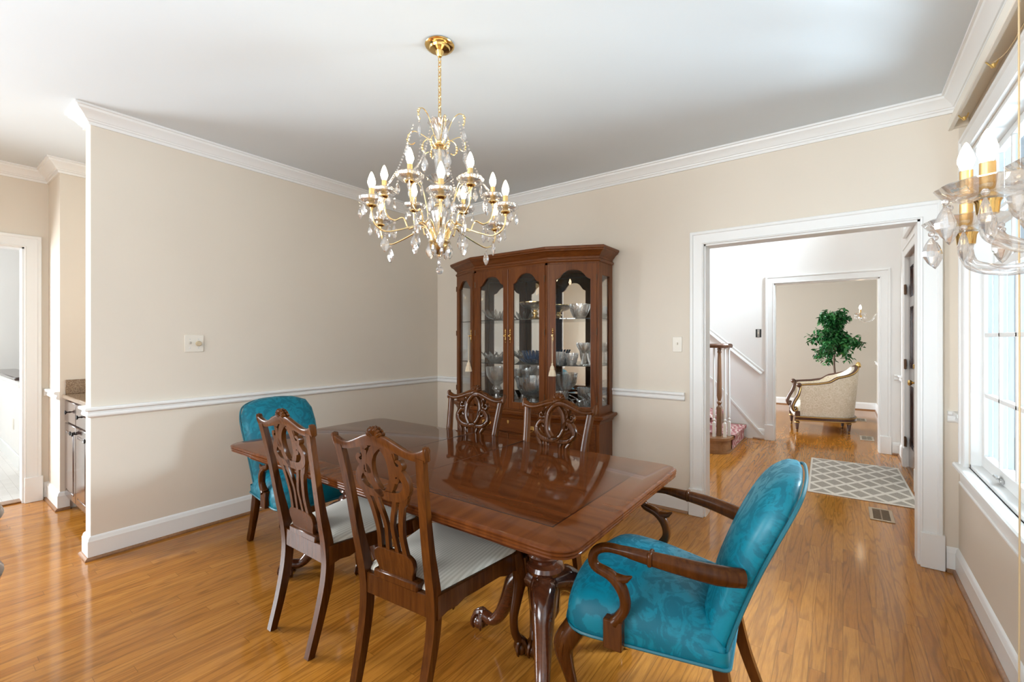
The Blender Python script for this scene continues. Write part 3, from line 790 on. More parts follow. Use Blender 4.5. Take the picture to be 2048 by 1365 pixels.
# ================================================================== CARVED SIDE CHAIRS
def backmap(x, d, z):
    """point on the raked chair back: x across, d towards the front, z up"""
    rake = -0.182*(z-0.45)-0.03*max(0, z-0.85)
    return (x, rake+d+0.0, z)
GROOVE = [(-0.5, -0.42), (-0.5, 0.30), (-0.36, 0.5), (-0.2, 0.28), (0.2, 0.28), (0.36, 0.5), (0.5, 0.30), (0.5, -0.42)]
def strap(m, pts, wd, t=0.020, closed=False, k=6, d0=0.0, do_spl=True):
    P = spl(pts, k, closed) if do_spl else pts
    if not isinstance(wd, (list, tuple)): wd = [wd, wd]
    W = [wd[0]]*len(P) if closed else lerps(list(wd), len(P))
    q = MB().tube([(x, d0, z) for x, z in P], [(w_, t) for w_ in W], sec=GROOVE, up=(0, 1, 0), closed=closed)
    m.merge(q)
def spiral(cx, cz, r0, r1, a0, a1, n=16):
    return [(cx+(r0+(r1-r0)*i/n)*math.cos(a0+(a1-a0)*i/n), cz+(r0+(r1-r0)*i/n)*math.sin(a0+(a1-a0)*i/n)) for i in range(n+1)]
def make_side_chair():
    t = thing('dining_chair', '', 'chair')
    # rear posts continuing into the raked rear legs
    for s in (-1, 1):
        pts = [(0.166, -0.075, 0.0), (0.170, -0.030, 0.16), (0.176, 0.002, 0.32), (0.180, 0.0, 0.45), (0.186, -0.034, 0.62), (0.196, -0.066, 0.80), (0.212, -0.096, 0.955)]
        P = spl([(s*x, y, z) for x, y, z in pts], 5)
        sec = [(-0.5, -0.5), (-0.42, 0.42), (-0.25, 0.5), (0.25, 0.5), (0.42, 0.42), (0.5, -0.5)]
        R = lerps([(0.032, 0.034), (0.034, 0.040), (0.038, 0.046), (0.040, 0.046), (0.037, 0.034), (0.035, 0.028), (0.036, 0.026)], len(P))
        MB().tube(P, R, sec=sec, up=(0, 1, 0)).build('rear_leg', MAHO, t, ang=50)
    # crest rail
    m = MB()
    top = spl([(-0.243, 0.996), (-0.225, 0.986), (-0.19, 0.974), (-0.15, 0.975), (-0.10, 0.992), (-0.05, 1.010), (0, 1.017), (0.05, 1.010), (0.10, 0.992), (0.15, 0.975), (0.19, 0.974), (0.225, 0.986), (0.243, 0.996)], 4)
    bot = spl([(-0.236, 0.944), (-0.225, 0.943), (-0.19, 0.942), (-0.15, 0.945), (-0.10, 0.956), (-0.05, 0.968), (0, 0.972), (0.05, 0.968), (0.10, 0.956), (0.15, 0.945), (0.19, 0.942), (0.225, 0.943), (0.236, 0.944)], 4)
    n = len(top); v = []; f = []
    for (tx, tz), (bx, bz) in zip(top, bot):
        e = 0.004*abs(tx)/0.24
        ring = [(bx, -0.012, bz), (bx, 0.008, bz), (bx, 0.013, bz+0.006), (tx, 0.013, tz-0.012), (tx, 0.008, tz-0.003), (tx, 0.0, tz), (tx, -0.010, tz-0.003), (tx, -0.013, tz-0.01)]
        v += ring
    for i in range(n-1):
        for j in range(8): f.append((i*8+j, i*8+(j+1) % 8, (i+1)*8+(j+1) % 8, (i+1)*8+j))
    f += [tuple(range(8)), tuple((n-1)*8+j for j in range(8))]
    m.add(v, f)
    for s in (-1, 1):
        m.lathe([(0, -0.014), (0.014, -0.012), (0.017, 0), (0.014, 0.012), (0, 0.014)], 10, T=Matrix.Translation((s*0.236, 0, 0.972)) @ Matrix.Diagonal((0.6, 0.9, 1.9, 1)))
        strap(m, [(s*0.225, 0.962), (s*0.19, 0.955), (s*0.15, 0.958), (s*0.10, 0.972), (s*0.05, 0.988), (s*0.028, 0.992)], 0.020, 0.012, d0=0.011)
    for k in range(7):                                            # carved shell
        a = PI/2+(k-3)*0.36
        P = [(0.010*math.cos(a), 0.006, 1.000+0.008*math.sin(a)), (0.030*math.cos(a), 0.010, 1.000+0.030*math.sin(a)), (0.040*math.cos(a), 0.002, 1.000+0.040*math.sin(a))]
        m.tube(spl(P, 3), lerps([0.004, 0.0085, 0.005], 7), 6)
        P = [(q[0], -q[1]-0.002, q[2]) for q in P]
        m.tube(spl(P, 3), lerps([0.004, 0.0085, 0.005], 7), 6)
    m.map(backmap).build('crest_rail', MAHO, t, ang=45)
    # pierced interlaced splat
    m = MB()
    strap(m, [(-0.105, 0.978), (-0.055, 0.990), (0.005, 0.982), (0.045, 0.945), (0.056, 0.895), (0.047, 0.84), (0.018, 0.800)], (0.027, 0.032, 0.033, 0.031, 0.027), 0.026, d0=0.004)
    strap(m, [(0.085, 0.978), (0.035, 0.985), (-0.012, 0.962), (-0.045, 0.925), (-0.056, 0.88), (-0.046, 0.830), (-0.012, 0.796), (0.035, 0.790), (0.085, 0.797), (0.118, 0.822), (0.122, 0.855), (0.103, 0.882)]+spiral(0.079, 0.866, 0.022, 0.006, PI/3, PI/3+5.4, 12), (0.025, 0.030, 0.033, 0.033, 0.033, 0.031, 0.025, 0.017, 0.014), 0.025, k=3)
    strap(m, spiral(-0.079, 0.866, 0.006, 0.022, PI*2/3-5.4, PI*2/3, 12)+[(-0.122, 0.852), (-0.122, 0.822), (-0.092, 0.797), (-0.045, 0.790), (0.0, 0.800)], (0.014, 0.017, 0.025, 0.031, 0.032, 0.029), 0.025, k=3)
    for s in (-1, 1):
        strap(m, [(s*0.052, 0.975), (s*0.076, 0.955), (s*0.074, 0.925), (s*0.062, 0.905)], (0.026, 0.022, 0.016), 0.022)
        strap(m, [(s*0.066, 0.952), (s*0.070, 0.935)]+spiral(s*0.098, 0.918, 0.024, 0.006, PI/2+s*1.6, PI/2+s*1.6+s*5.4, 12), (0.024, 0.022, 0.016, 0.014), 0.026, k=3)
        strap(m, [(s*0.112, 0.806), (s*0.100, 0.782), (s*0.082, 0.755), (s*0.066, 0.69), (s*0.060, 0.63), (s*0.068, 0.560)], (0.024, 0.028, 0.023, 0.021, 0.024), 0.020)
        strap(m, [(s*0.052, 0.796), (s*0.044, 0.76), (s*0.018, 0.68), (s*0.020, 0.62), (s*0.026, 0.560)], (0.022, 0.020, 0.018, 0.018), 0.018)
    p = plate([rounded([(-0.082, 0.455), (0.082, 0.455), (0.088, 0.50), (0.102, 0.53), (0.100, 0.556), (0.088, 0.566), (0.07, 0.574), (-0.07, 0.574), (-0.088, 0.566), (-0.100, 0.556), (-0.102, 0.53), (-0.088, 0.50)], 0.008, 2)], 0.02, 0.003)
    p.map(lambda u, v_, w_: (u, w_, v_)); m.merge(p)
    m.map(backmap).build('splat', MAHO, t, ang=45)
    MB().box(-0.115, 0.115, -0.022, 0.022, 0.448, 0.482, 0.006).build('splat_shoe', MAHO, t)
    # seat frame with scalloped aprons
    def apron_side(a, b, nm):
        A, B = Vector(a), Vector(b); d = B-A; L = d.length; d.normalize(); nrm = Vector((-d.y, d.x))
        poly = [(0, 0.452), (L, 0.452), (L, 0.372), (L*0.9, 0.386), (L*0.8, 0.384), (L*0.72, 0.396), (L*0.28, 0.396), (L*0.2, 0.384), (L*0.1, 0.386), (0, 0.372)]
        q = plate([poly], 0.022, 0.002)
        q.map(lambda u, v_, w_: (A.x+d.x*u+nrm.x*w_, A.y+d.y*u+nrm.y*w_, v_)); q.build(nm, MAHO, t)
    apron_side((0.19, 0.0), (0.262, 0.438), 'side_rail'); apron_side((-0.19, 0.0), (-0.262, 0.438), 'side_rail')
    apron_side((-0.262, 0.445), (0.262, 0.445), 'front_rail')
    MB().box(-0.175, 0.175, -0.015, 0.015, 0.372, 0.452, 0.003).build('rear_rail', MAHO, t)
    # cabriole front legs with claw feet
    for s in (-1, 1):
        pts = [(0.250, 0.425, 0.452), (0.258, 0.440, 0.40), (0.262, 0.456, 0.35), (0.254, 0.448, 0.27), (0.243, 0.432, 0.17), (0.246, 0.438, 0.10), (0.258, 0.455, 0.062)]
        P = spl([(s*x, y, z) for x, y, z in pts], 5)
        m = MB().tube(P, lerps([0.030, 0.036, 0.036, 0.026, 0.019, 0.018, 0.020], len(P)), 10)
        for k in range(5):
            a = (k-2)*0.5
            m.tube([(s*(0.266+0.024*math.cos(a+0.8)), 0.452+0.026*math.sin(a+0.8), 0.425), (s*(0.268+0.03*math.cos(a+0.8)), 0.455+0.030*math.sin(a+0.8), 0.37), (s*0.268, 0.462, 0.31)], [0.007, 0.009, 0.003], 6)
        claw_foot(m, (s*0.262, 0.462, 0), (s*0.7, 0.7), 0.95)
        m.build('front_leg', MAHO, t, ang=50)
    # upholstered slip seat
    o = rounded([(-0.182, 0.005), (0.182, 0.005), (0.268, 0.452), (-0.268, 0.452)], [0.02, 0.02, 0.05, 0.05], 4)
    pts = []
    for i in range(len(o)):
        a, b = Vector(o[i]), Vector(o[(i+1) % len(o)]); k = max(1, int((b-a).length/0.05))
        pts += [tuple(a.lerp(b, j/k)) for j in range(k)]
    c = pillow(pts, 0.05, 0.012, 8, 2.4)
    c.map(lambda u, v_, w_: (u, v_, 0.448+w_)).build('seat_cushion', STRIPE, t, ang=60)
    return t
ch = make_side_chair()
spots = [(-1.965, 1.095, 0.0, 'carved side chair with its back to the camera, beside the far teal armchair'),
         (-1.318, 1.088, 4.7, 'carved side chair closest to the camera, cream striped seat under the table edge'),
         (-1.926, 2.118, 180.0, 'carved side chair in front of the china cabinet, nearer its left end'),
         (-1.285, 2.068, 176.0, 'carved side chair in front of the china cabinet, nearer the hall doorway')]
for i, (x, y, r, lab) in enumerate(spots):
    o = ch if i == 0 else copy_tree(ch)
    o.location = (x, y, 0); o.rotation_euler = (0, 0, math.radians(r)); o['label'] = lab; o.scale = (0.96 if i < 2 else 1.0, 1, 1); o['group'] = 'carved dining chairs around the table'

# ================================================================== TEAL ARMCHAIRS
def make_armchair():
    t = thing('upholstered_armchair', '', 'armchair')
    # back: arched slab, raked
    out = [(-0.225, 0.0), (0.225, 0.0), (0.240, 0.23), (0.250, 0.39), (0.245, 0.480), (0.212, 0.542), (0.12, 0.574), (0.0, 0.582), (-0.12, 0.574), (-0.212, 0.542), (-0.245, 0.480), (-0.250, 0.39), (-0.240, 0.23)]
    oc = []
    for i in range(len(out)):
        a, b = Vector(out[i]), Vector(out[(i+1) % len(out)]); k = max(1, int((b-a).length/0.06))
        oc += [tuple(a.lerp(b, j/k)) for j in range(k)]
    def bk(u, v, w_):
        return (u, -0.243-0.25*v-0.085*(v/0.6)**2+w_, 0.348+v+0.2*w_)
    b = pillow(oc, 0.080, 0.040, 9, 2.7, (0, 0.29)); b.map(bk).build('backrest', TEAL, t, ang=70)
    pp = [bk(u*0.985, 0.29+(v-0.29)*0.985, -0.022) for u, v in spl([(-0.225, 0.0), (-0.240, 0.23), (-0.250, 0.39), (-0.245, 0.480), (-0.212, 0.542), (-0.12, 0.574), (0.0, 0.582), (0.12, 0.574), (0.212, 0.542), (0.245, 0.480), (0.250, 0.39), (0.240, 0.23), (0.225, 0.0)], 5)]
    MB().tube(pp, 0.0055, 6).build('back_piping', TEALP, t)
    # seat: tapered, crowned
    o = rounded([(-0.245, -0.285), (0.245, -0.285), (0.315, 0.225), (0.0, 0.30), (-0.315, 0.225)], [0.02, 0.02, 0.10, 0.5, 0.10], 5)
    pts = []
    for i in range(len(o)):
        a, b = Vector(o[i]), Vector(o[(i+1) % len(o)]); k = max(1, int((b-a).length/0.05))
        pts += [tuple(a.lerp(b, j/k)) for j in range(k)]
    s_ = pillow(pts, 0.172, 0.012, 10, 3.0, (0, 0))
    s_.map(lambda u, v, w_: (u*(1+0.03*math.sin(max(0, w_)/0.18*PI)), v, 0.346+w_-0.035*max(0, -v)/0.28*(1 if w_ > 0.05 else 0))).build('seat', TEAL, t, ang=70)
    MB().tube([(x*1.004, y*1.004, 0.346) for x, y in pts], 0.006, 6, closed=True).build('seat_piping', TEALP, t)
    for s in (-1, 1):
        # shepherd's crook arm
        pts = [(0.245, -0.322, 0.636), (0.282, -0.255, 0.644), (0.312, -0.15, 0.658), (0.326, -0.04, 0.667), (0.328, 0.02, 0.671), (0.326, 0.068, 0.668), (0.321, 0.104, 0.648), (0.317, 0.118, 0.615), (0.314, 0.106, 0.590), (0.311, 0.062, 0.575), (0.309, 0.030, 0.548), (0.307, 0.014, 0.512), (0.306, 0.014, 0.475), (0.305, 0.034, 0.440), (0.304, 0.048, 0.425)]
        P = spl([(s*x, y, z) for x, y, z in pts], 4)
        R = lerps([(0.030, 0.024), (0.032, 0.025), (0.028, 0.021), (0.022, 0.017), (0.016, 0.016), (0.016, 0.016), (0.016, 0.017), (0.017, 0.018), (0.018, 0.017), (0.020, 0.018), (0.021, 0.021), (0.019, 0.021), (0.018, 0.019), (0.019, 0.021), (0.021, 0.027)], len(P))
        sec = [(math.cos(2*PI*(i+.5)/12)*(1 if abs(math.cos(2*PI*(i+.5)/12)) < .9 else .95), math.sin(2*PI*(i+.5)/12)) for i in range(12)]
        m = MB().tube(P, R, sec=sec, up=(1, 0, 0))
        m.tube([(s*0.309, 0.041, 0.566), (s*0.309, 0.008, 0.572), (s*0.309, -0.010, 0.586)], [0.019, 0.012, 0.003], 8)   # spur
        m.tube([(s*0.327, -0.073, 0.687), (s*0.329, -0.068, 0.669), (s*0.329, -0.068, 0.649)], [0.006, 0.0075, 0.004], 6).box(s*0.324-0.024, s*0.324+0.024, -0.080, -0.066, 0.646, 0.688, 0.004)
        m.build('arm', MAHO, t, ang=50)
        MB().box(s*0.303-0.020, s*0.303+0.018, 0.020, 0.082, 0.335, 0.432, 0.004).build('arm_post', MAHO, t)
        # front cabriole leg, leaf-carved knee
        pts = [(0.255, 0.205, 0.330), (0.268, 0.232, 0.285), (0.270, 0.244, 0.245), (0.258, 0.232, 0.17), (0.246, 0.220, 0.10), (0.250, 0.228, 0.045), (0.258, 0.240, 0.018)]
        P = spl([(s*x, y, z) for x, y, z in pts], 5)
        m = MB().tube(P, lerps([0.040, 0.040, 0.034, 0.023, 0.018, 0.019, 0.028], len(P)), 10)
        m.lathe([(0, 0), (0.032, 0.0), (0.036, 0.010), (0.026, 0.026), (0, 0.032)], 14, (s*0.258, 0.242, 0))
        for k in range(4):
            a = 0.1+k*0.45
            m.tube(spl([(s*(0.262+0.030*math.cos(a)), 0.222+0.032*math.sin(a), 0.318), (s*(0.272+0.034*math.cos(a)), 0.236+0.034*math.sin(a), 0.27), (s*(0.268+0.024*math.cos(a)), 0.238+0.024*math.sin(a), 0.215)], 3), lerps([0.006, 0.010, 0.003], 7), 6)
        m.build('front_leg', MAHO, t, ang=50)
        # raked rear leg
        pts = [(0.212, -0.255, 0.335), (0.214, -0.268, 0.26), (0.215, -0.30, 0.14), (0.214, -0.352, 0.0)]
        P = spl([(s*x, y, z) for x, y, z in pts], 5)
        sec = [(-0.5, -0.5), (-0.42, 0.42), (-0.2, 0.5), (0.2, 0.5), (0.42, 0.42), (0.5, -0.5)]
        MB().tube(P, lerps([(0.044, 0.048), (0.042, 0.046), (0.036, 0.040), (0.032, 0.036)], len(P)), sec=sec, up=(0, 1, 0)).build('rear_leg', MAHO, t, ang=50)
    return t
ac = make_armchair()
ac['label'] = 'teal damask armchair with crook arms at the table end nearest the hall doorway'
ac['group'] = 'teal armchairs at the table ends'
ac.location = (-0.582, 1.690, 0); ac.rotation_euler = (0, 0, math.radians(95.5))
a2 = copy_tree(ac)
a2['label'] = 'teal damask armchair at the far table end against the long bare cream wall'
a2.location = (-2.835, 1.600, 0); a2.rotation_euler = (0, 0, math.radians(-90))

# dark round side table cut off by the left edge of the view
t = thing('round_side_table', 'dark two-tier round wooden table cut off at the left edge of the view', 'side table', (-2.43, -0.18, 0))
MB().lathe([(0, 0.715), (0.375, 0.715), (0.395, 0.722), (0.402, 0.735), (0.395, 0.752), (0.375, 0.76), (0, 0.76)], 48).build('tabletop', TABLEW, t)
MB().lathe([(0, 0.45), (0.36, 0.45), (0.385, 0.462), (0.392, 0.50), (0.402, 0.535), (0.39, 0.55), (0, 0.55)], 48).build('lower_tier', TABLEW, t)
MB().lathe([(0, 0.12), (0.05, 0.12), (0.06, 0.2), (0.04, 0.3), (0.05, 0.4), (0.045, 0.46), (0.03, 0.55), (0.045, 0.66), (0.09, 0.716), (0, 0.716)], 24).build('pedestal', TABLEW, t)
for k in range(3):
    a = math.radians(60+120*k); d = (math.cos(a), math.sin(a))
    P = spl([(d[0]*r, d[1]*r, z) for r, z in ((0.03, 0.2), (0.12, 0.16), (0.22, 0.06), (0.29, 0.022))], 4)
    MB().tube(P, lerps([0.035, 0.032, 0.022, 0.02], len(P)), 8).build('leg', TABLEW, t)
# ================================================================== CHINA CABINET
HX, HY = -2.35, 3.578
hc = thing('china_cabinet', 'tall canted cherry china cabinet with arched glass doors against the back wall', 'china cabinet', (HX, HY, 0))
def hplan(o=0.0, back=0.0):
    return [(-0.775-o, back), (-0.775-o, -0.255-o*0.6), (-0.395-o*0.35, -0.425-o), (0.395+o*0.35, -0.425-o), (0.775+o, -0.255-o*0.6), (0.775+o, back)]
ZD = 0.725
def hsweep(prof, name, mat=HUTCHX, par=hc):
    m = MB()
    for q in sweep_wall(hplan(), prof): m.merge(q)
    return m.build(name, mat, par, ang=28)
# lower case
m = MB(); P = hplan(0.0); n = len(P)
m.prism(P, 0.0, 0.70)
m.build('lower_case', HUTCH, hc)
hsweep([(0, 0), (0.022, 0), (0.022, 0.085), (0.014, 0.10), (0.004, 0.108), (0, 0.108)], 'plinth_moulding')
hsweep([(0, 0.655), (0.006, 0.660), (0.010, 0.672), (0.020, 0.686), (0.034, 0.694), (0.034, 0.700), (0.044, 0.703), (0.046, 0.718), (0.038, 0.726), (0.0, 0.727)], 'deck_moulding')
m = MB().prism([(x, y) for x, y in hplan(0.001)], 0.699, ZD); m.build('deck', HUTCHX, hc)
def face_T(a, b):
    """frame on a plan edge a->b: u along, v up, w outwards"""
    A = Vector((a[0], a[1], 0)); d = (Vector((b[0], b[1], 0))-A); L = d.length; d.normalize()
    nrm = Vector((d.y, -d.x, 0))
    M = Matrix(((d.x, 0, nrm.x, A.x), (d.y, 0, nrm.y, A.y), (0, 1, 0, 0), (0, 0, 0, 1)))
    return M, L
PL = hplan()
TL, LL = face_T(PL[1], PL[2]); TF, LF = face_T(PL[2], PL[3]); TR, LR = face_T(PL[3], PL[4]); TSL, LS = face_T(PL[0], PL[1]); TSR, _ = face_T(PL[4], PL[5])
def arch(u0, u1, v0, vs, rise):
    """door opening outline with a camel-back arched head"""
    c = (u0+u1)/2; a = (u1-u0)/2
    pts = [(u0, v0), (u1, v0), (u1, vs)]
    right = [(0.86, 0.10), (0.74, 0.24), (0.68, 0.40), (0.60, 0.56), (0.48, 0.76), (0.30, 0.93), (0.0, 1.0)]
    pts += [(c+a*x, vs+rise*y) for x, y in right]
    pts += [(c-a*x, vs+rise*y) for x, y in right[-2::-1]]
    pts += [(u0, vs)]
    return pts
HINGE_T = []
def glass_door(T, u0, u1, z0, z1, st, rise, parent, nm='door', knob=None):
    q = plate([[(u0, z0), (u1, z0), (u1, z1), (u0, z1)], arch(u0+st, u1-st, z0+st*1.05, z1-st*0.95-rise, rise)], 0.022, 0.0025)
    q.map(lambda u, v, w_: tuple(T @ Vector((u, v, w_+0.004))))
    d = q.build(nm, HUTCH, parent)
    # inner bead and glass
    o = arch(u0+st-0.002, u1-st+0.002, z0+st*1.05-0.002, z1-st*0.95-rise, rise+0.002)
    MB().tube([tuple(T @ Vector((u, v, 0.012))) for u, v in o], 0.0035, 6, closed=True).build('glazing_bead', HUTCHX, d)
    MB().box(u0+st*0.6, u1-st*0.6, z0+st*0.6, z1-st*0.4, -0.002, 0.001, T=T).build('pane', CPANE, d)
    return d
def pull(T, u, v, par, with_drop=True):
    m = MB()
    for (du, dv, r) in ((0, 0.055, 0.006), (0, 0.042, 0.009), (0, 0.026, 0.007), (0, 0.008, 0.010), (0, -0.010, 0.008), (0, -0.028, 0.009), (0, -0.044, 0.006), (0, -0.056, 0.004)):
        m.sphere((u+du, v+dv, 0.017), r, 8, 6, T=T)
    m.lathe([(0, 0), (0.004, 0), (0.004, 0.012), (0.009, 0.018), (0.007, 0.026), (0, 0.028)], 10, (u, v, 0.016), T=T)
    m.tube(spl([tuple(T @ Vector((u+x, v+y, 0.022))) for x, y in ((0.0, 0.0), (0.006, -0.02), (0.004, -0.04), (0, -0.047))], 3), 0.0025, 6)
    m.build('brass_pull', BRASS, par)
ZT = 1.955
# upper frame: corner posts, head, rails
m = MB()
def vpost(T, u0, u1, z0=ZD, z1=ZT+0.03, w0=-0.03, w1=0.006): m.box(u0, u1, z0, z1, w0, w1, T=T)
vpost(TF, 0, 0.022); vpost(TF, LF-0.022, LF); vpost(TL, 0, 0.020); vpost(TL, LL-0.020, LL); vpost(TR, 0, 0.020); vpost(TR, LR-0.020, LR)
for T, Lx in ((TL, LL), (TF, LF), (TR, LR)):
    m.box(0, Lx, ZT-0.005, ZT+0.04, -0.03, 0.006, T=T); m.box(0, Lx, ZD, ZD+0.018, -0.03, 0.006, T=T)
m.build('face_frame', HUTCH, hc)
for T in (TSL, TSR):                                               # glazed ends
    z0, z1 = ZD, ZT+0.04
    q = plate([[(0, z0), (LS, z0), (LS, z1), (0, z1)], [(0.055, z0+0.065), (LS-0.055, z0+0.065), (LS-0.055, z1-0.13), (0.055, z1-0.13)]], 0.022, 0.002)
    q.map(lambda u, v, w_: tuple(T @ Vector((u, v, w_-0.011))))
    e = q.build('end_panel', HUTCH, hc)
    MB().box(0.04, LS-0.04, z0+0.05, z1-0.10, -0.013, -0.010, T=T).build('pane', CPANE, e)
for (u0, u1) in ((0.022, LF/2-0.0015), (LF/2+0.0015, LF-0.022)):
    d = glass_door(TF, u0, u1, ZD+0.02, ZT-0.005, 0.050, 0.085, hc)
    uu = u1-0.024 if u0 < 0.1 else u0+0.024
    pull(TF, uu, 1.37, d)
    for z in (0.86, 1.40, 1.84):
        uh = u0-0.002 if u0 < 0.1 else u1+0.002
        MB().lathe([(0, -0.026), (0.0038, -0.024), (0.0038, 0.024), (0, 0.026)], 8, T=TF @ Matrix.Translation((uh, z, 0.018)) @ Matrix.Rotation(-PI/2, 4, 'X')).build('hinge', BRONZE, d)
for T, Lx, side in ((TL, LL, -1), (TR, LR, 1)):
    d = glass_door(T, 0.022, Lx-0.022, ZD+0.02, ZT-0.005, 0.044, 0.080, hc)
    pull(T, 0.022+0.022 if side > 0 else Lx-0.044, 1.37, d)
    for z in (0.86, 1.40, 1.84):
        MB().lathe([(0, -0.026), (0.0038, -0.024), (0.0038, 0.024), (0, 0.026)], 8, T=T @ Matrix.Translation((Lx-0.020 if side > 0 else 0.020, z, 0.018)) @ Matrix.Rotation(-PI/2, 4, 'X')).build('hinge', BRONZE, d)
# dividing stile bead between the front doors
MB().tube([tuple(TF @ Vector((LF/2, z, 0.016))) for z in (ZD+0.02, ZT-0.005)], 0.006, 8).build('astragal', HUTCH, hc)
# cornice and top
hsweep([(0, 1.965), (0.008, 1.968), (0.014, 1.978), (0.014, 1.988), (0.004, 1.996), (0.004, 2.012), (0.010, 2.018), (0.018, 2.024), (0.024, 2.036), (0.040, 2.050), (0.052, 2.056), (0.052, 2.064), (0.060, 2.070), (0.062, 2.085), (0.055, 2.092), (0.0, 2.092)], 'cornice')
MB().prism(hplan(0.001), 1.99, 2.09).build('top_board', HUTCHX, hc)
MB().box(-0.77, 0.77, -0.012, -0.004, ZD, 1.99).build('mirror_back', MIRROR, hc, label='mirrored back panel')
sh = MB()
SH = [(-0.745, -0.016), (-0.745, -0.235), (-0.385, -0.385), (0.385, -0.385), (0.745, -0.235), (0.745, -0.016)]
Z1, Z2 = 1.125, 1.515
for z in (Z1, Z2): MB().prism(SH, z-0.007, z).build('glass_shelf', SHELFG, hc)
# lower case fronts
def flat_front(T, u0, u1, z0, z1, nm, par=hc):
    return MB().box(u0, u1, z0, z1, -0.002, 0.014, 0.004, T=T).build(nm, HUTCHX, par)
def bail(T, u, v, par):
    m = MB().box(u-0.042, u+0.042, v-0.016, v+0.016, 0.013, 0.016, 0.001, T=T)
    for s in (-1, 1):
        for k in range(5):
            a = k*2*PI/5; m.sphere((u+s*0.036+0.012*math.cos(a), v+0.014*math.sin(a), 0.016), 0.007, 7, 5, T=T)
        m.lathe([(0, 0), (0.006, 0), (0.005, 0.014), (0, 0.016)], 8, (u+s*0.034, v+0.002, 0.014), T=T)
    m.tube(spl([tuple(T @ Vector((u+x, v+y, w_))) for x, y, w_ in ((-0.034, 0.002, 0.027), (-0.034, -0.018, 0.032), (-0.015, -0.030, 0.034), (0.015, -0.030, 0.034), (0.034, -0.018, 0.032), (0.034, 0.002, 0.027))], 4), 0.0032, 6)
    m.build('bail_pull', BRASS, par)
dr = flat_front(TF, 0.03, LF-0.03, 0.535, 0.648, 'drawer')
bail(TF, 0.155, 0.595, dr); bail(TF, LF-0.155, 0.595, dr)
p = plate([[(0, 0.016), (0.010, 0.010), (0.008, -0.006), (0, -0.018), (-0.008, -0.006), (-0.010, 0.010)]], 0.002)
p.map(lambda u, v, w_: tuple(TF @ Vector((LF/2+u, 0.622+v, 0.015+w_)))); p.build('keyhole_escutcheon', BRASS, dr)
for T, u0, u1 in ((TF, 0.03, LF/2-0.002), (TF, LF/2+0.002, LF-0.03), (TL, 0.03, LL-0.03), (TR, 0.03, LR-0.03)):
    zt = 0.52 if T is TF else 0.648
    d = flat_front(T, u0, u1, 0.125, zt, 'cupboard_door')
    o = arch(u0+0.055, u1-0.055, 0.185, zt-0.135, 0.075)
    MB().tube([tuple(T @ Vector((u, v, 0.015))) for u, v in o], 0.006, 6, closed=True).build('panel_moulding', HUTCH, d)
    q = pillow(arch(u0+0.075, u1-0.075, 0.205, zt-0.150, 0.068), 0.010, 0.002, 3, 4)
    q.map(lambda u, v, w_: tuple(T @ Vector((u, v, w_+0.013)))).build('raised_panel', HUTCH, d)
    if T is not TF:
        ul = u0+0.03 if T is TR else u1-0.03
        m = MB().sphere((ul, 0.42, 0.022), 0.011, 10, 7, T=T); m.build('knob', BRASS, d)

# two tassels hung from the canted doors' pulls
IV = plain('ivory_cord', (0.72, 0.62, 0.46), 0.7); TS = plain('peach_fringe', (0.72, 0.52, 0.36), 0.8)
def tassel(T, u, lab):
    p = T @ Vector((u, 1.372, 0.043)); p = Vector((p.x+HX, p.y+HY, 0))
    t = thing('tassel', lab, 'tassel', (p.x, p.y, 1.07), 0, 'tassels on the cabinet doors')
    MB().tube([(-0.004, 0, 0.30), (-0.005, 0, 0.2), (-0.002, 0, 0.075)], 0.0015, 6).tube([(0.004, 0, 0.30), (0.005, 0, 0.2), (0.002, 0, 0.075)], 0.0015, 6).tube([(-0.004, 0, 0.30), (-0.006, -0.006, 0.307), (0.006, -0.006, 0.307), (0.004, 0, 0.30)], 0.0022, 6).build('cord', IV, t)
    MB().lathe([(0, 0.078), (0.006, 0.076), (0.008, 0.068), (0.006, 0.062), (0.014, 0.05), (0.019, 0.036), (0.020, 0.028), (0, 0.026)], 14).build('head', IV, t)
    MB().lathe([(0, 0.03), (0.019, 0.029), (0.0195, 0.022), (0, 0.021)], 14).build('collar', TS, t)
    MB().lathe([(0, 0.024), (0.019, 0.024), (0.026, 0.0), (0.031, -0.028), (0.0, -0.03)], 36, rf=lambda a, z, r: 1+0.05*math.cos(18*a)).build('fringe', IV, t)
tassel(TR, 0.044, 'ivory tassel hanging on the right canted door of the china cabinet')
tassel(TL, LL-0.044, 'ivory tassel hanging on the left canted door of the china cabinet')

# ------------------------------------------------------------------ glassware inside
ZDK = ZD+0.001
def ware(name, label, cat, x, y, z, parts, rz=0):
    """parts: list of (part name, MB, material); one part -> a single mesh"""
    if len(parts) == 1:
        o = parts[0][1].build(name, parts[0][2], ang=30); o.location = (x, y, z); o.rotation_euler = (0, 0, rz)
        return tag(o, label, cat, 'glassware in the china cabinet')
    t = thing(name, label, cat, (x, y, z), rz, 'glassware in the china cabinet')
    for nm, mb, mt in parts: mb.build(nm, mt, t, ang=30)
    return t
def cut(n, amp): return lambda a, z, r: 1+amp*math.cos(n*a+z*90)
def scal(n, amp, z0): return lambda a, z, r: 1+amp*math.cos(n*a)*(1 if z > z0 else 0.35)
def bowl_prof(r0, r1, h, t=0.004, foot=0.0):
    out = [(0, foot), (r0*.95, foot), (r0, foot+0.004)]
    for i in range(1, 8):
        q = i/7; out.append((r0+(r1-r0)*(1-(1-q)**1.8), foot+0.004+(h-foot)*q**1.15))
    inn = [(max(r-t, 0.002), z) for r, z in out[:2:-1]]
    return out+inn+[(0, foot+0.012)]
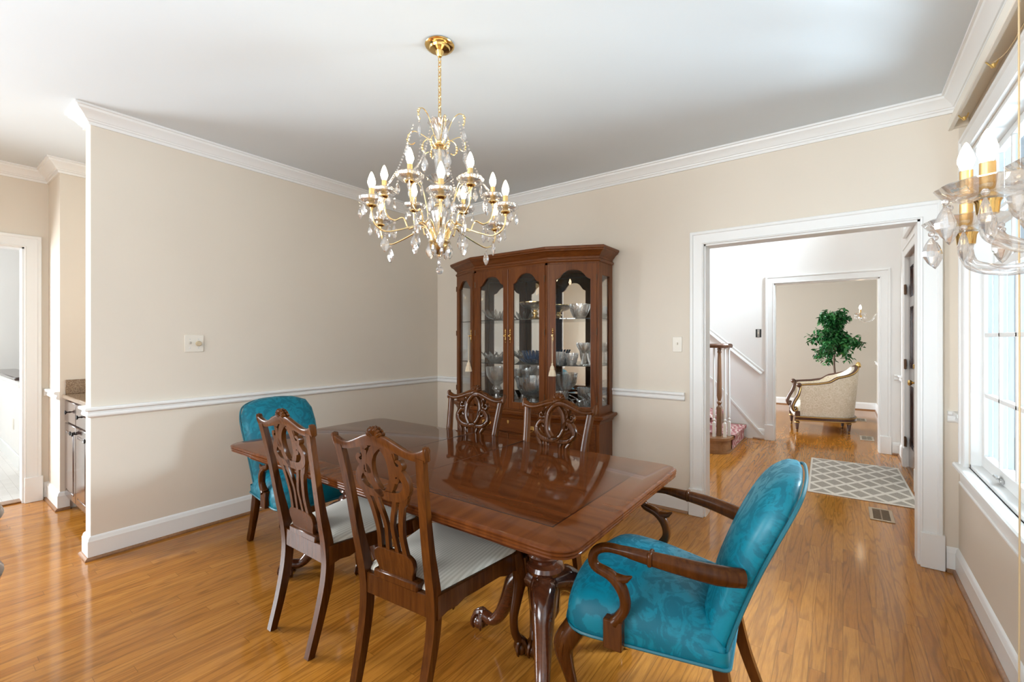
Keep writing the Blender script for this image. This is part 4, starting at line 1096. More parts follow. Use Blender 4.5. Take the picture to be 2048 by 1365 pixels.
# top shelf
m = MB()
for k in range(12):
    a = 2*PI*k/12; c, s_ = math.cos(a), math.sin(a)
    m.tube(spl([(0.03*c, 0.03*s_, 0.012), (0.09*c, 0.09*s_, 0.03), (0.135*c, 0.135*s_, 0.075), (0.155*c, 0.155*s_, 0.10)], 3), [(q, 0.006) for q in lerps([0.018, 0.03, 0.026, 0.004], 10)], sec=GROOVE, up=(0, 0, 1))
m.lathe([(0, 0), (0.05, 0), (0.055, 0.008), (0.04, 0.016), (0, 0.018)], 20)
ware('crystal_leaf_bowl', 'flaring leaf-rimmed crystal bowl on the top shelf behind the left front door', 'bowl', -2.62, 3.34, Z2, [('bowl', m, CRYSD)])
ware('gilt_cake_stand', 'gold-rimmed glass compote on a gilt foot, top shelf behind the right front door', 'cake stand', -2.215, 3.36, Z2,
     [('foot', MB().lathe([(0, 0), (0.062, 0), (0.062, 0.006), (0.045, 0.018), (0.022, 0.03), (0.018, 0.042), (0.03, 0.055), (0.03, 0.062), (0.016, 0.074), (0.03, 0.085), (0, 0.086)], 24), GOLD),
      ('dish', MB().lathe([(0, 0.086), (0.03, 0.086), (0.09, 0.105), (0.128, 0.130), (0.135, 0.150), (0.131, 0.150), (0.12, 0.13), (0.05, 0.104), (0, 0.098)], 36, rf=cut(18, 0.012)), CRYSD),
      ('rim', MB().lathe([(0.131, 0.147), (0.137, 0.147), (0.137, 0.155), (0.131, 0.155), (0.131, 0.147)], 36), GOLD)])
ware('cut_crystal_bowl', 'round cut crystal bowl on the top shelf behind the right canted door', 'bowl', -1.775, 3.37, Z2,
     [('bowl', MB().lathe(bowl_prof(0.045, 0.088, 0.115), 48, rf=cut(12, 0.018)), CRYSD)])
ware('small_goblet', 'small crystal goblet on the top shelf seen through the right glazed end', 'goblet', -1.635, 3.44, Z2,
     [('goblet', MB().lathe([(0, 0), (0.028, 0), (0.028, 0.003), (0.005, 0.010), (0.005, 0.040), (0.02, 0.05), (0.032, 0.075), (0.028, 0.11), (0.025, 0.11), (0.028, 0.075), (0.016, 0.056), (0, 0.05)], 20), CRYSD)])
# middle shelf
m = MB()
for k in range(14):
    a = 2*PI*k/14; c, s_ = math.cos(a), math.sin(a); b = a+0.5
    m.tube([(0.04*c, 0.04*s_, 0.012), (0.10*math.cos(a+0.2), 0.10*math.sin(a+0.2), 0.05), (0.145*math.cos(b), 0.145*math.sin(b), 0.095)], [0.010, 0.011, 0.005], 6)
    m.tube([(0.04*c, 0.04*s_, 0.012), (0.10*math.cos(a-0.2), 0.10*math.sin(a-0.2), 0.05), (0.14*math.cos(a-.5), 0.14*math.sin(a-.5), 0.09)], [0.010, 0.011, 0.005], 6)
m.lathe([(0, 0), (0.045, 0), (0.07, 0.014), (0.1, 0.05), (0.096, 0.05), (0.065, 0.02), (0, 0.014)], 24)
ware('spiky_crystal_bowl', 'lattice-sided crystal bowl with spiky rim on the middle shelf, left front door', 'bowl', -2.63, 3.33, Z1, [('bowl', m, CRYSD)])
def mat_blueglass():
    t = NT('blue_glass'); return t.bsdf((0.012, 0.055, 0.14), 0.12, coat=0.5, Transmission_Weight=0.25)
BLUE = mat_blueglass()
def petal_dish(r0, r1, h, n):
    m = MB()
    for k in range(n):
        a = 2*PI*k/n; c, s_ = math.cos(a), math.sin(a)
        m.tube([(r0*c, r0*s_, 0.006), ((r0*.4+r1*.6)*c, (r0*.4+r1*.6)*s_, h*.35), (r1*c, r1*s_, h)], [(q, 0.005) for q in (r0*.5, r1*.22, r1*.12)], sec=GROOVE, up=(0, 0, 1))
    m.lathe([(0, 0), (r0*1.1, 0), (r0*.5+r1*.5, h*.28), (r0*.3+r1*.7, h*.5), (r0*.5+r1*.48, h*.36), (r0, 0.008), (0, 0.008)], 32); return m
pl = petal_dish(0.06, 0.15, 0.045, 22).build('blue_glass_plate', BLUE, ang=30); pl.location = (-2.185, 3.33, Z1)
tag(pl, 'wide blue ribbed glass plate on the middle shelf under the blue bowl', 'plate', 'glassware in the china cabinet')
bl = petal_dish(0.035, 0.105, 0.105, 20).build('blue_glass_bowl', BLUE, ang=30); bl.location = (-2.215, 3.335, Z1+0.010)
tag(bl, 'blue ribbed glass bowl standing on the wide blue plate', 'bowl', 'glassware in the china cabinet')
for x, y, r, h, lab in ((-1.945, 3.34, 0.048, 0.105, 'small round cut glass on the middle shelf, left of the other small one'), (-1.845, 3.36, 0.056, 0.095, 'small round cut crystal bowl beside the footed trifle bowl')):
    ware('small_crystal_bowl', lab, 'bowl', x, y, Z1, [('bowl', MB().lathe(bowl_prof(r*.6, r, h), 40, rf=cut(10, 0.025)), CRYSD)])
m = MB().lathe(bowl_prof(0.03, 0.075, 0.085, foot=0.0), 36, (0, 0, 0.098), rf=scal(16, 0.03, 0.07))
st = MB()
for k in range(3):
    a = 2*PI*k/3+0.4; st.tube([(0.02*math.cos(a), 0.02*math.sin(a), 0.10), (0.032*math.cos(a), 0.032*math.sin(a), 0.05), (0.045*math.cos(a), 0.045*math.sin(a), 0.006)], [0.008, 0.009, 0.014], 7)
st.lathe([(0, 0), (0.055, 0), (0.055, 0.006), (0, 0.008)], 24)
ware('footed_trifle_bowl', 'crystal trifle bowl raised on glass legs, middle shelf right canted door', 'bowl', -1.735, 3.39, Z1, [('bowl', m, CRYSD), ('legs', st, CRYSD)])
# cabinet floor
tall = lambda s: [('bowl', MB().lathe([(0, 0.17*s), (0.03*s, 0.17*s), (0.06*s, 0.20*s), (0.085*s, 0.25*s), (0.093*s, 0.32*s), (0.088*s, 0.32*s), (0.078*s, 0.25*s), (0.05*s, 0.205*s), (0, 0.185*s)], 48, rf=cut(16, 0.02)), CRYSD),
     ('stem', MB().lathe([(0, 0), (0.065*s, 0), (0.066*s, 0.006), (0.05*s, 0.02*s), (0.03*s, 0.055*s), (0.022*s, 0.09*s), (0.024*s, 0.12*s), (0.04*s, 0.135*s), (0.04*s, 0.145*s), (0.025*s, 0.17*s), (0, 0.171*s)], 32, rf=cut(8, 0.02)), CRYSD)]
ware('tall_crystal_compote', 'tall pedestal crystal compote on the cabinet floor behind the left front door', 'compote', -2.60, 3.30, ZDK, tall(1.12))
ware('rear_crystal_compote', 'second tall crystal compote standing behind the big punch bowl', 'compote', -2.41, 3.455, ZDK, tall(1.05))
ware('crystal_punch_bowl', 'big footed cut crystal punch bowl on the cabinet floor, right front door', 'punch bowl', -2.205, 3.30, ZDK,
     [('bowl', MB().lathe([(0, 0.105), (0.04, 0.105), (0.09, 0.13), (0.13, 0.185), (0.142, 0.25), (0.148, 0.285), (0.141, 0.285), (0.135, 0.25), (0.12, 0.188), (0.08, 0.138), (0, 0.12)], 64, rf=lambda a, z, r: 1+0.022*math.cos(16*a+z*70)+0.012*math.cos(16*a-z*70)), CRYSD),
      ('stem', MB().lathe([(0, 0), (0.07, 0), (0.072, 0.008), (0.04, 0.03), (0.026, 0.06), (0.03, 0.09), (0.042, 0.105), (0, 0.106)], 32), CRYSD)])
m = MB().prism([(-0.075, 0), (0.075, 0), (-0.02, 0.13)], -0.03, 0.03, T=Matrix.Rotation(PI/2, 4, 'X'))
for i in range(6): m.box(-0.06+i*0.02, -0.052+i*0.02, -0.034, 0.034, 0.008, 0.02+0.012*(3-abs(i-1)), 0.002)
ware('crystal_wedge', 'slanted wedge of cut crystal on the cabinet floor beside the tall compote', 'ornament', -2.765, 3.37, ZDK, [('wedge', m, CRYSD)], 0.25)
ware('cut_crystal_vase', 'squat cut crystal vase on the cabinet floor behind the right canted door', 'vase', -1.945, 3.36, ZDK,
     [('vase', MB().lathe([(0, 0), (0.055, 0), (0.058, 0.01), (0.056, 0.09), (0.064, 0.165), (0.06, 0.165), (0.051, 0.09), (0.05, 0.02), (0, 0.016)], 40, rf=cut(10, 0.02)), CRYSD)])
m = MB()
for k in range(11):
    a = 2*PI*k/11; b = a+1.0
    m.tube(spl([(0.03*math.cos(a), 0.03*math.sin(a), 0.01), (0.085*math.cos(a+0.2), 0.085*math.sin(a+0.2), 0.05), (0.11*math.cos(a+0.55), 0.11*math.sin(a+0.55), 0.105), (0.135*math.cos(b), 0.135*math.sin(b), 0.135)], 4), [(q, 0.008) for q in lerps([0.016, 0.028, 0.03, 0.010], 13)], sec=GROOVE, up=(0, 0, 1))
m.lathe([(0, 0), (0.05, 0), (0.05, 0.012), (0, 0.016)], 20)
ware('swirled_crystal_bowl', 'swirled ribbon crystal bowl in the front corner behind the right canted door', 'bowl', -1.775, 3.36, ZDK, [('bowl', m, CRYSD)])
# ================================================================== CHANDELIER
CX, CY = -1.546, 1.522
cd = thing('crystal_chandelier', 'brass and crystal chandelier with twelve lit candle bulbs hanging over the dining table', 'chandelier', (CX, CY, 0))
MB().lathe([(0, H), (0.066, H), (0.070, H-0.006), (0.064, H-0.014), (0.050, H-0.018), (0.046, H-0.026), (0.020, H-0.034), (0.014, H-0.05), (0.009, H-0.058), (0, H-0.06)], 32).build('canopy', BRASS, cd)
m = MB(); z = H-0.058; k = 0
while z > 2.41:
    L = 0.028; ring = []
    for i in range(12):
        a = 2*PI*i/12
        u, v = 0.0075*math.cos(a), z-L/2+0.0165*math.sin(a)
        ring.append((u, 0, v) if k % 2 else (0, u, v))
    m.tube(ring, 0.0021, 6, closed=True); z -= 0.0235; k += 1
m.tube([(0.004, 0.003, H-0.06), (0.005, -0.002, 2.55), (0.002, 0.003, 2.39)], 0.0016, 5)
m.build('chain', BRASS, cd)
MB().tube([(0, 0, 2.39), (0, 0, 1.77)], 0.0055, 8).build('centre_rod', GOLD, cd)
pet = lambda n, a_: (lambda a, z, r: 1+a_*math.cos(n*a))
MB().lathe([(0.0, 2.283), (0.018, 2.283), (0.021, 2.30), (0.027, 2.33), (0.040, 2.355), (0.056, 2.372), (0.054, 2.376), (0.036, 2.36), (0.02, 2.33), (0.012, 2.29), (0.0, 2.288)], 40, rf=pet(10, 0.05)).build('glass_trumpet', CRYS, cd)
def ring(z, r, nm='gilt_ring'): MB().lathe([(0, z-0.010), (r*.75, z-0.010), (r, z-0.003), (r*.92, z+0.004), (r*.6, z+0.010), (0, z+0.012)], 28, rf=pet(14, 0.03)).build(nm, GOLD, cd)
ring(2.262, 0.032); ring(2.095, 0.026); ring(1.978, 0.026); ring(2.282, 0.018)
MB().lathe([(0, 2.105), (0.016, 2.106), (0.020, 2.14), (0.026, 2.19), (0.028, 2.22), (0.022, 2.24), (0.014, 2.252), (0, 2.252)], 16).build('glass_teardrop', CRYS, cd, flat=True)
MB().lathe([(0, 1.99)]+[(0.052*math.sin(PI*i/10), 2.037-0.047*math.cos(PI*i/10)) for i in range(1, 10)]+[(0, 2.084)], 20).build('glass_ball', CRYS, cd, flat=True)
MB().lathe([(0, 2.085), (0.03, 2.086), (0.062, 2.108), (0.058, 2.112), (0.024, 2.094), (0, 2.092)], 36, rf=pet(9, 0.08)).build('glass_collar', CRYS, cd)
MB().lathe([(0, 1.81), (0.030, 1.812), (0.024, 1.85), (0.030, 1.90), (0.042, 1.945), (0.034, 1.965), (0, 1.968)], 20).build('glass_column', CRYS, cd, flat=True)
MB().lathe([(0, 1.745), (0.010, 1.746), (0.022, 1.753), (0.038, 1.765), (0.045, 1.785), (0.040, 1.797), (0.047, 1.803), (0.049, 1.812), (0.040, 1.818), (0, 1.82)], 28, rf=pet(14, 0.02)).build('gilt_urn', ABRASS, cd)
MB().lathe([(0, 1.735), (0.006, 1.737), (0.008, 1.743), (0.004, 1.748), (0, 1.748)], 10).build('finial', GOLD, cd)
# pendant shapes (one mesh each, copied)
def pendeloque(n=8):
    p = [(0, -0.062), (0.007, -0.055), (0.0155, -0.040), (0.0165, -0.030), (0.011, -0.014), (0.004, -0.002), (0, 0)]
    return MB().lathe(p, n, sy=0.55)
PEND = pendeloque()
def drop_mb(s=1.0):
    m = MB().merge(PEND, Matrix.Diagonal((s, s, s, 1)) @ Matrix.Translation((0, 0, -0.016)))
    m.sphere((0, 0, -0.008*s), 0.0062*s, 7, 5); return m
drop0 = drop_mb().build('crystal_pendant', CRYS, cd, flat=True)
DN = [0]
def drop(p, s=1.0, rz=None, par=None):
    a = random.uniform(0, PI) if rz is None else rz
    if DN[0] == 0: o = drop0; o.location = p; o.rotation_euler = (0, 0, a); o.scale = (s, s, s)
    else: inst(drop0, 'crystal_pendant', cd, p, (0, 0, a), (s, s, s))
    DN[0] += 1
# arms: two tiers of six
cup_ = lambda: MB().lathe([(0, -0.016), (0.006, -0.016), (0.008, -0.008), (0.016, -0.004), (0.021, 0.0), (0.021, 0.004), (0.012, 0.006), (0, 0.006)], 20, rf=pet(10, 0.05))
bob_ = lambda: MB().lathe([(0.012, 0.004), (0.024, 0.002), (0.042, 0.008), (0.053, 0.019), (0.055, 0.030), (0.050, 0.036), (0.048, 0.034), (0.045, 0.022), (0.030, 0.012), (0.012, 0.011), (0.012, 0.004)], 48, rf=lambda a, z, r: 1+0.09*abs(math.cos(4*a))*(1 if r > 0.035 else 0.2))
slv_ = lambda h: MB().lathe([(0, 0.004), (0.0115, 0.004), (0.0115, h), (0, h)], 16)
blb_ = lambda z, s=1.0: MB().lathe([(0, z), (0.008*s, z), (0.0115*s, z+0.008*s), (0.0165*s, z+0.022*s), (0.0165*s, z+0.030*s), (0.0125*s, z+0.046*s), (0.007*s, z+0.061*s), (0.0022*s, z+0.070*s), (0, z+0.0715*s)], 14)
base = {}
def light_arm(r, zc, ang, parent, z_hub, dip, hub_r=0.036):
    """S-shaped arm from the urn to a candle cup"""
    a = -PI/2+math.radians(36.32)+ang                       # 0 = towards the camera side
    T = Matrix.Rotation(a, 4, 'Z')
    pts = [(hub_r, 0, z_hub), (hub_r+0.018, 0, z_hub+0.055), (hub_r+0.055, 0, z_hub+0.085), (hub_r+0.105, 0, z_hub+0.058), (r*0.66, 0, dip+0.012), (r*0.82, 0, dip), (r*0.95, 0, dip+0.022), (r, 0, dip+0.066), (r, 0, zc-0.012)]
    P = [tuple(T @ Vector(p)) for p in spl(pts, 5)]
    o = MB().tube(P, 0.0040, 8).build('arm', GOLD, parent)
    c = T @ Vector((r, 0, zc))
    def sub(key, mk, mat):
        if key not in base: base[key] = mk().build(key[0], mat, o); q = base[key]
        else: q = inst(base[key], key[0], o)
        q.location = c; return q
    sub(('candle_cup', 0), cup_, BRASS); sub(('bobeche', 0), bob_, DISHG); sub(('candle_sleeve', 0), lambda: slv_(0.075), GILT_S); sub(('bulb', 0), lambda: blb_(0.075), BULB)
    nd = 5 if dip < 1.85 else 4
    for k in range(nd):
        b = a+0.5+k*2*PI/nd
        drop((c.x+0.050*math.cos(b), c.y+0.050*math.sin(b), c.z+0.006), 0.80)
    # pendants under the sweep of the arm
    for f, s in ((0.40, 1.1), (0.82, 1.15)):
        p = T @ Vector((r*f, 0, dip+(0.022 if f < 0.6 else -0.004)))
        drop(tuple(p), s)
    return o
DISHG = mat_crystal('pressed_glass_dish', (1, 1, 1), 0.42, 0.36)
GILT_S = plain('gilt_candle_sleeve', (0.72, 0.50, 0.22), 0.35, metal=0.8)
for k in range(6): light_arm(0.335, 1.914, math.radians(10+60*k), cd, 1.80, 1.815)
for k in range(6): light_arm(0.255, 2.008, math.radians(-20+60*k), cd, 1.805, 1.90)
# wire scrolls of the crown and the middle
def scroll(pts, ang, nm='wire_scroll', r=0.0026, bead=None):
    a = -PI/2+math.radians(36.32)+ang; T = Matrix.Rotation(a, 4, 'Z')
    m = MB().tube([tuple(T @ Vector((q[0], 0, q[1]))) for q in spl(pts, 5)], r, 6)
    for q in (bead or []): m.sphere(tuple(T @ Vector((q[0], 0, q[1]))), q[2], 7, 5)
    m.build(nm, GOLD, cd); return T
crown = [(0.018, 2.27), (0.035, 2.31), (0.065, 2.38), (0.095, 2.405), (0.118, 2.395), (0.125, 2.365), (0.118, 2.345)]
low = [(0.02, 2.272), (0.075, 2.315), (0.125, 2.345), (0.155, 2.335), (0.165, 2.300), (0.145, 2.283), (0.125, 2.29)]
for k in range(6):
    a = math.radians(18+60*k)
    if k % 2:
        T = scroll(crown, a, bead=[(0.118, 2.395, 0.006), (0.123, 2.385, 0.007), (0.122, 2.37, 0.006), (0.118, 2.352, 0.006)])
        drop(tuple(T @ Vector((0.118, 0, 2.345))), 1.05)
    else:
        T = scroll(low, a, bead=[(0.160, 2.33, 0.005), (0.165, 2.31, 0.006), (0.163, 2.298, 0.005)])
        drop(tuple(T @ Vector((0.166, 0, 2.300))), 1.05)
for k in range(6):
    a = math.radians(40+60*k)
    mid = [(0.02, 2.262), (0.045, 2.292), (0.072, 2.28), (0.082, 2.25), (0.070, 2.225), (0.052, 2.23)]
    T = scroll(mid, a, bead=[(0.080, 2.262, 0.006), (0.082, 2.25, 0.007), (0.079, 2.238, 0.006)])
    if k % 2 == 0: drop(tuple(T @ Vector((0.07, 0, 2.225))), 1.2)
    up = [(0.03, 1.82), (0.06, 1.90), (0.068, 1.96), (0.095, 2.06), (0.135, 2.115), (0.165, 2.10), (0.158, 2.07), (0.138, 2.075)]
    T = scroll(up, a+0.5, bead=[(0.150, 2.113, 0.005), (0.162, 2.105, 0.006), (0.164, 2.09, 0.005)])
    if k % 2: drop(tuple(T @ Vector((0.165, 0, 2.095))), 0.9)
# beaded swags from the crown to the upper cups
m = MB()
for k in range(6):
    a = -PI/2+math.radians(36.32-20+60*k)
    for i in range(26):
        q = i/25; r = 0.125+(0.25-0.125)*q; z = 2.34+(2.05-2.34)*q-0.05*math.sin(PI*q)
        m.sphere((r*math.cos(a+0.25*(1-q)), r*math.sin(a+0.25*(1-q)), z), 0.0052, 6, 4)
    m.build('bead_chain', CRYS, cd, flat=True); m = MB()
for k in range(8):                                                  # skirt of pendants under the urn
    a = k*PI/4+0.2
    drop((0.048*math.cos(a), 0.048*math.sin(a), 1.815), 1.15, a)
m = MB()
for i in range(4): m.sphere((0, 0, 1.728-i*0.0125), 0.0055, 8, 6)
m.build('bead_string', CRYS, cd, flat=True)
MB().lathe([(0.0185*math.sin(PI*i/7), 1.6705-0.0185*math.cos(PI*i/7)) for i in range(8)], 10).build('crystal_ball', CRYS, cd, flat=True)

# ================================================================== WALL SCONCES
def sconce(lab, loc, rz, arms, k=1.0, ps=0.95):
    """wall at local x=0, room towards -x; arms: (x, y, z_cup, sleeve height)"""
    t = thing('crystal_wall_sconce', lab, 'wall sconce', loc, rz)
    MB().lathe([(0, 0), (0.055, 0), (0.060, 0.006), (0.045, 0.016), (0.02, 0.024), (0.012, 0.05), (0, 0.052)], 28, T=Matrix.Rotation(-PI/2, 4, 'Y')).build('backplate', BRASS, t)
    dr = None
    for (x, y, z, h) in arms:
        P = spl([(-0.04, y*0.12, 0.0), (-0.07, y*0.25, 0.045), (x*0.40, y*0.42, 0.035), (x*0.55, y*0.60, z-0.075), (x*0.78, y*0.84, z-0.100), (x*0.96, y*0.98, z-0.080), (x, y, z-0.05), (x, y, z-0.025)], 6)
        sec = [((1+0.16*math.cos(5*2*PI*i/20))*math.cos(2*PI*i/20), (1+0.16*math.cos(5*2*PI*i/20))*math.sin(2*PI*i/20)) for i in range(20)]
        MB().tube(P, 0.0125, sec=sec, tw=0.16).build('glass_arm', CRYSD, t)
        o = MB().lathe([(0, -0.03), (0.017, -0.03), (0.019, -0.008), (0.022, -0.002), (0, 0.0)], 20, (x, y, z)).build('candle_cup', BRASS, t)
        MB().lathe([(0.014, 0.0), (0.03*k, 0.002), (0.052*k, 0.008), (0.064*k, 0.020), (0.070*k, 0.030), (0.064*k, 0.034), (0.050*k, 0.017), (0.03*k, 0.009), (0.014, 0.008), (0.014, 0.0)], 60, (x, y, z), rf=lambda a, z_, r: 1+0.07*abs(math.cos(6*a))*(1 if r > 0.04 else 0)).build('bobeche', DISHG, o)
        MB().lathe([(0, 0.004), (0.0125, 0.004), (0.0125, h), (0, h)], 18, (x, y, z)).build('candle_sleeve', GILT_S, o)
        blb_(h, 0.98).build('bulb', BULB, o, loc=(x, y, z))
        for q in range(6):
            a = q*PI/3+0.3
            p = (x+0.062*k*math.cos(a), y+0.062*k*math.sin(a), z+0.010); s = ps
            if dr is None: dr = drop_mb().build('crystal_pendant', CRYS, t, flat=True); dr.location = p; dr.rotation_euler = (0, 0, a); dr.scale = (s,)*3
            else: inst(dr, 'crystal_pendant', t, p, (0, 0, a), (s, s, s))
    return t
sconce('crystal wall sconce with lit candle bulbs in the right foreground beside the window', (XR, 1.43, 1.60), 0, [(-0.2925, 0.114, 0.005, 0.150), (-0.297, -0.113, 0.030, 0.075), (-0.17, 0.0, 0.09, 0.075)], 1.1, 1.15)
sconce('small crystal wall sconce lit in the far living room, right of the leafy tree', (XR-0.03, 8.35, 1.66), 0, [(-0.30, 0.02, 0.03, 0.085)])

# ================================================================== HALL: STAIRCASE
sx = thing('staircase', 'white and oak staircase with pink striped runner rising left behind the doorway', 'staircase', (-1.08, YH, 0))
RISE, RUN, WD = 0.182, 0.265, 1.10
WHITE = TRIM
def mat_runner():
    t = NT('pink_stripe_runner')
    tc = t.n('TexCoord'); sp = t.n('SeparateXYZ'); t.set(sp.inputs[0], tc.outputs['Object'])
    nz = t.noise(t.pos(), 5, 2)
    u = t.math('ADD', t.math('ADD', t.math('MULTIPLY', sp.outputs[0], 12.0), t.math('MULTIPLY', sp.outputs[1], 7.0)), t.math('ADD', t.math('MULTIPLY', sp.outputs[2], 6.0), t.math('MULTIPLY', nz, 5.0)))
    c = t.ramp(t.math('FRACT', u), [(0.0, (0.33, 0.10, 0.11)), (0.34, (0.40, 0.16, 0.16)), (0.40, (0.66, 0.58, 0.52)), (0.60, (0.64, 0.54, 0.48)), (0.66, (0.46, 0.25, 0.25)), (0.9, (0.36, 0.12, 0.13))])
    return t.bsdf(c, 0.9, bump=t.noise(t.pos(), 300, 2), bstr=0.3)
RUNNER = mat_runner()
# starting step with a rounded end towards the room
def bull(o, y1=0.0):
    P = [(-RUN-0.10, y1), (o, y1), (o, -0.98), (o-0.01, -1.10), (o-0.06, -1.19), (o-0.15, -1.225), (-RUN-0.02, -1.20-o), (-RUN-0.06, -1.12-o), (-RUN-0.10, -1.05-o)]
    return rounded(P, 0.03, 3)
MB().prism(bull(0.0, -0.02), 0, RISE-0.028).build('riser', OAKT, sx)
MB().prism(bull(0.028, -0.02), RISE-0.028, RISE).build('tread', OAKT, sx)
m = MB().prism(bull(0.014, -0.02), 0, 0.018); m.build('shoe_moulding', OAKT, sx)
for k in range(1, 6):
    x1 = -k*RUN
    MB().box(x1-RUN-0.02, x1, -WD, -0.02, k*RISE, (k+1)*RISE-0.028).build('riser', OAKT if k == 1 else WHITE, sx)
    MB().box(x1-RUN-0.02, x1+0.028, -WD-0.028, -0.02, (k+1)*RISE-0.028, (k+1)*RISE, 0.008).build('tread', OAKT, sx)
m = MB(); y0, y1 = -0.92, -0.14
prof = []
for k in range(6):
    x = -k*RUN
    prof += [(x+0.004, k*RISE+0.002), (x+0.004, (k+1)*RISE-0.032), (x+0.034, (k+1)*RISE-0.030), (x+0.036, (k+1)*RISE+0.004)]
n = len(prof)
inn = [(p[0], p[1]) for p in prof]; out = []
for k, (x, z) in enumerate(prof): out.append((x+0.006, z+0.006))
v = [(x, y0, z) for x, z in out]+[(x, y1, z) for x, z in out]+[(x-0.004, y0, z-0.006) for x, z in out]+[(x-0.004, y1, z-0.006) for x, z in out]
f = []
for i in range(n-1): f += [(i, i+1, n+i+1, n+i), (2*n+i, 3*n+i, 3*n+i+1, 2*n+i+1), (i, 2*n+i, 2*n+i+1, i+1), (n+i, n+i+1, 3*n+i+1, 3*n+i)]
m.add(v, f); m.build('runner', RUNNER, sx)
# wall side: skirt board and sloping chair rail
sl = RISE/RUN
def slope_band(xa, xb, za, h, t, nm, mat=WHITE):
    q = plate([[(xa, za), (xb, za+(xa-xb)*0.72), (xb, za+(xa-xb)*0.72+h), (xa, za+h)]], t, 0.002)
    q.map(lambda u, v_, w_: (u, -t/2+w_ if False else -abs(t)/2+w_*0.98-0.001, v_)); return q.build(nm, mat, sx)
plateS = MB().prism([(0.20, 0.0), (0.20, 0.09), (-0.38, 0.745), (-2.4, 2.3), (-2.4, 0)], 0.001, 0.018, T=Matrix(((1, 0, 0, 0), (0, 0, -1, 0), (0, 1, 0, 0), (0, 0, 0, 1))))
plateS.build('skirt_board', WHITE, sx)
m = MB().tube([(0.215, -0.012, 0.055), (-0.38, -0.012, 0.745), (-2.4, -0.012, 2.30)], [(0.011, 0.014)]*3, sec=[(-1, -1), (1, -1), (1, 1), (-1, 1)], up=(0, 1, 0))
m.build('skirt_cap', WHITE, sx)
dz = 0.613/0.713
sec = [(-0.033, 0.0), (-0.033, 0.012), (-0.02, 0.016), (-0.012, 0.012), (0.005, 0.014), (0.012, 0.024), (0.030, 0.028), (0.034, 0.022), (0.034, 0.0)]
x0, z0 = 0.212, 0.892
P = [(x0, -0.001, z0), (-2.4, -0.001, z0+(x0+2.4)*dz)]
m = MB().tube(P, 1.0, sec=[(-a, b) for a, b in sec], up=(0, -1, 0)); m.build('sloping_chair_rail', WHITE, sx)
# newel, volute and balusters
NXp, NYp = -0.115, -1.015
m = MB().box(NXp-0.028, NXp+0.028, NYp-0.028, NYp+0.028, RISE, 0.53, 0.004)
m.lathe([(0, 0.53), (0.026, 0.53), (0.016, 0.55), (0.028, 0.575), (0.028, 0.585), (0.016, 0.60), (0.024, 0.63), (0.029, 0.66), (0.026, 0.85), (0.021, 1.10), (0.018, 1.17), (0.026, 1.185), (0.020, 1.20), (0.026, 1.23), (0, 1.24)], 20, (NXp, NYp, 0))
m.build('newel_post', OAKV, sx)
rs = [(-0.030, -0.016), (-0.024, -0.024), (0.024, -0.024), (0.030, -0.016), (0.032, 0.008), (0.022, 0.022), (0.0, 0.027), (-0.022, 0.022), (-0.032, 0.008)]
vol = [(NXp+0.115*math.cos(q)*(1-0.09*q), NYp+0.105*math.sin(q)*(1-0.09*q), 1.262) for q in [i*0.35 for i in range(18)]]
pre = [(-2.4, -WD+0.04, 1.262+0.05+(2.4-0.42)*sl), (-0.50, -WD+0.045, 1.37), (-0.36, -WD+0.045, 1.300), (-0.24, -WD+0.02, 1.266), (NXp-0.06, NYp-0.115, 1.262), (NXp+0.03, NYp-0.118, 1.262), (NXp+0.095, NYp-0.07, 1.262)]
P = spl(pre, 5)
m = MB().tube(P, 1.0, sec=rs, up=(0, 0, 1))
m.tube(vol, 1.0, sec=rs, up=(0, 0, 1)); m.lathe([(0, -0.024), (0.07, -0.024), (0.078, -0.01), (0.076, 0.012), (0.05, 0.024), (0, 0.026)], 24, (NXp, NYp, 1.262))
m.build('handrail', mat_wood('brown_handrail_wood', (0.07, 0.03, 0.018), (0.15, 0.07, 0.04), 0.25, axis='x'), sx)
def baluster(x, y, z0, z1):
    m = MB().box(x-0.0165, x+0.0165, y-0.0165, y+0.0165, z0, z0+0.17, 0.002)
    m.lathe([(0, z0+0.17), (0.0165, z0+0.17), (0.010, z0+0.185), (0.017, z0+0.20), (0.017, z0+0.206), (0.010, z0+0.218), (0.016, z0+0.25), (0.0165, z0+0.30), (0.013, z0+0.6), (0.010, z1), (0, z1)], 14, (x, y, 0))
    m.build('baluster', WHITE, sx)
for (x, y) in ((-0.155, -1.105), (-0.040, -1.085), (-0.02, -0.955)): baluster(x, y, RISE, 1.245)
for k in range(1, 5):
    baluster(-k*RUN-0.05, -WD+0.045, (k+1)*RISE, 1.29+(k*RUN-0.20)*sl); baluster(-k*RUN-0.18, -WD+0.045, (k+1)*RISE, 1.29+(k*RUN-0.07)*sl)

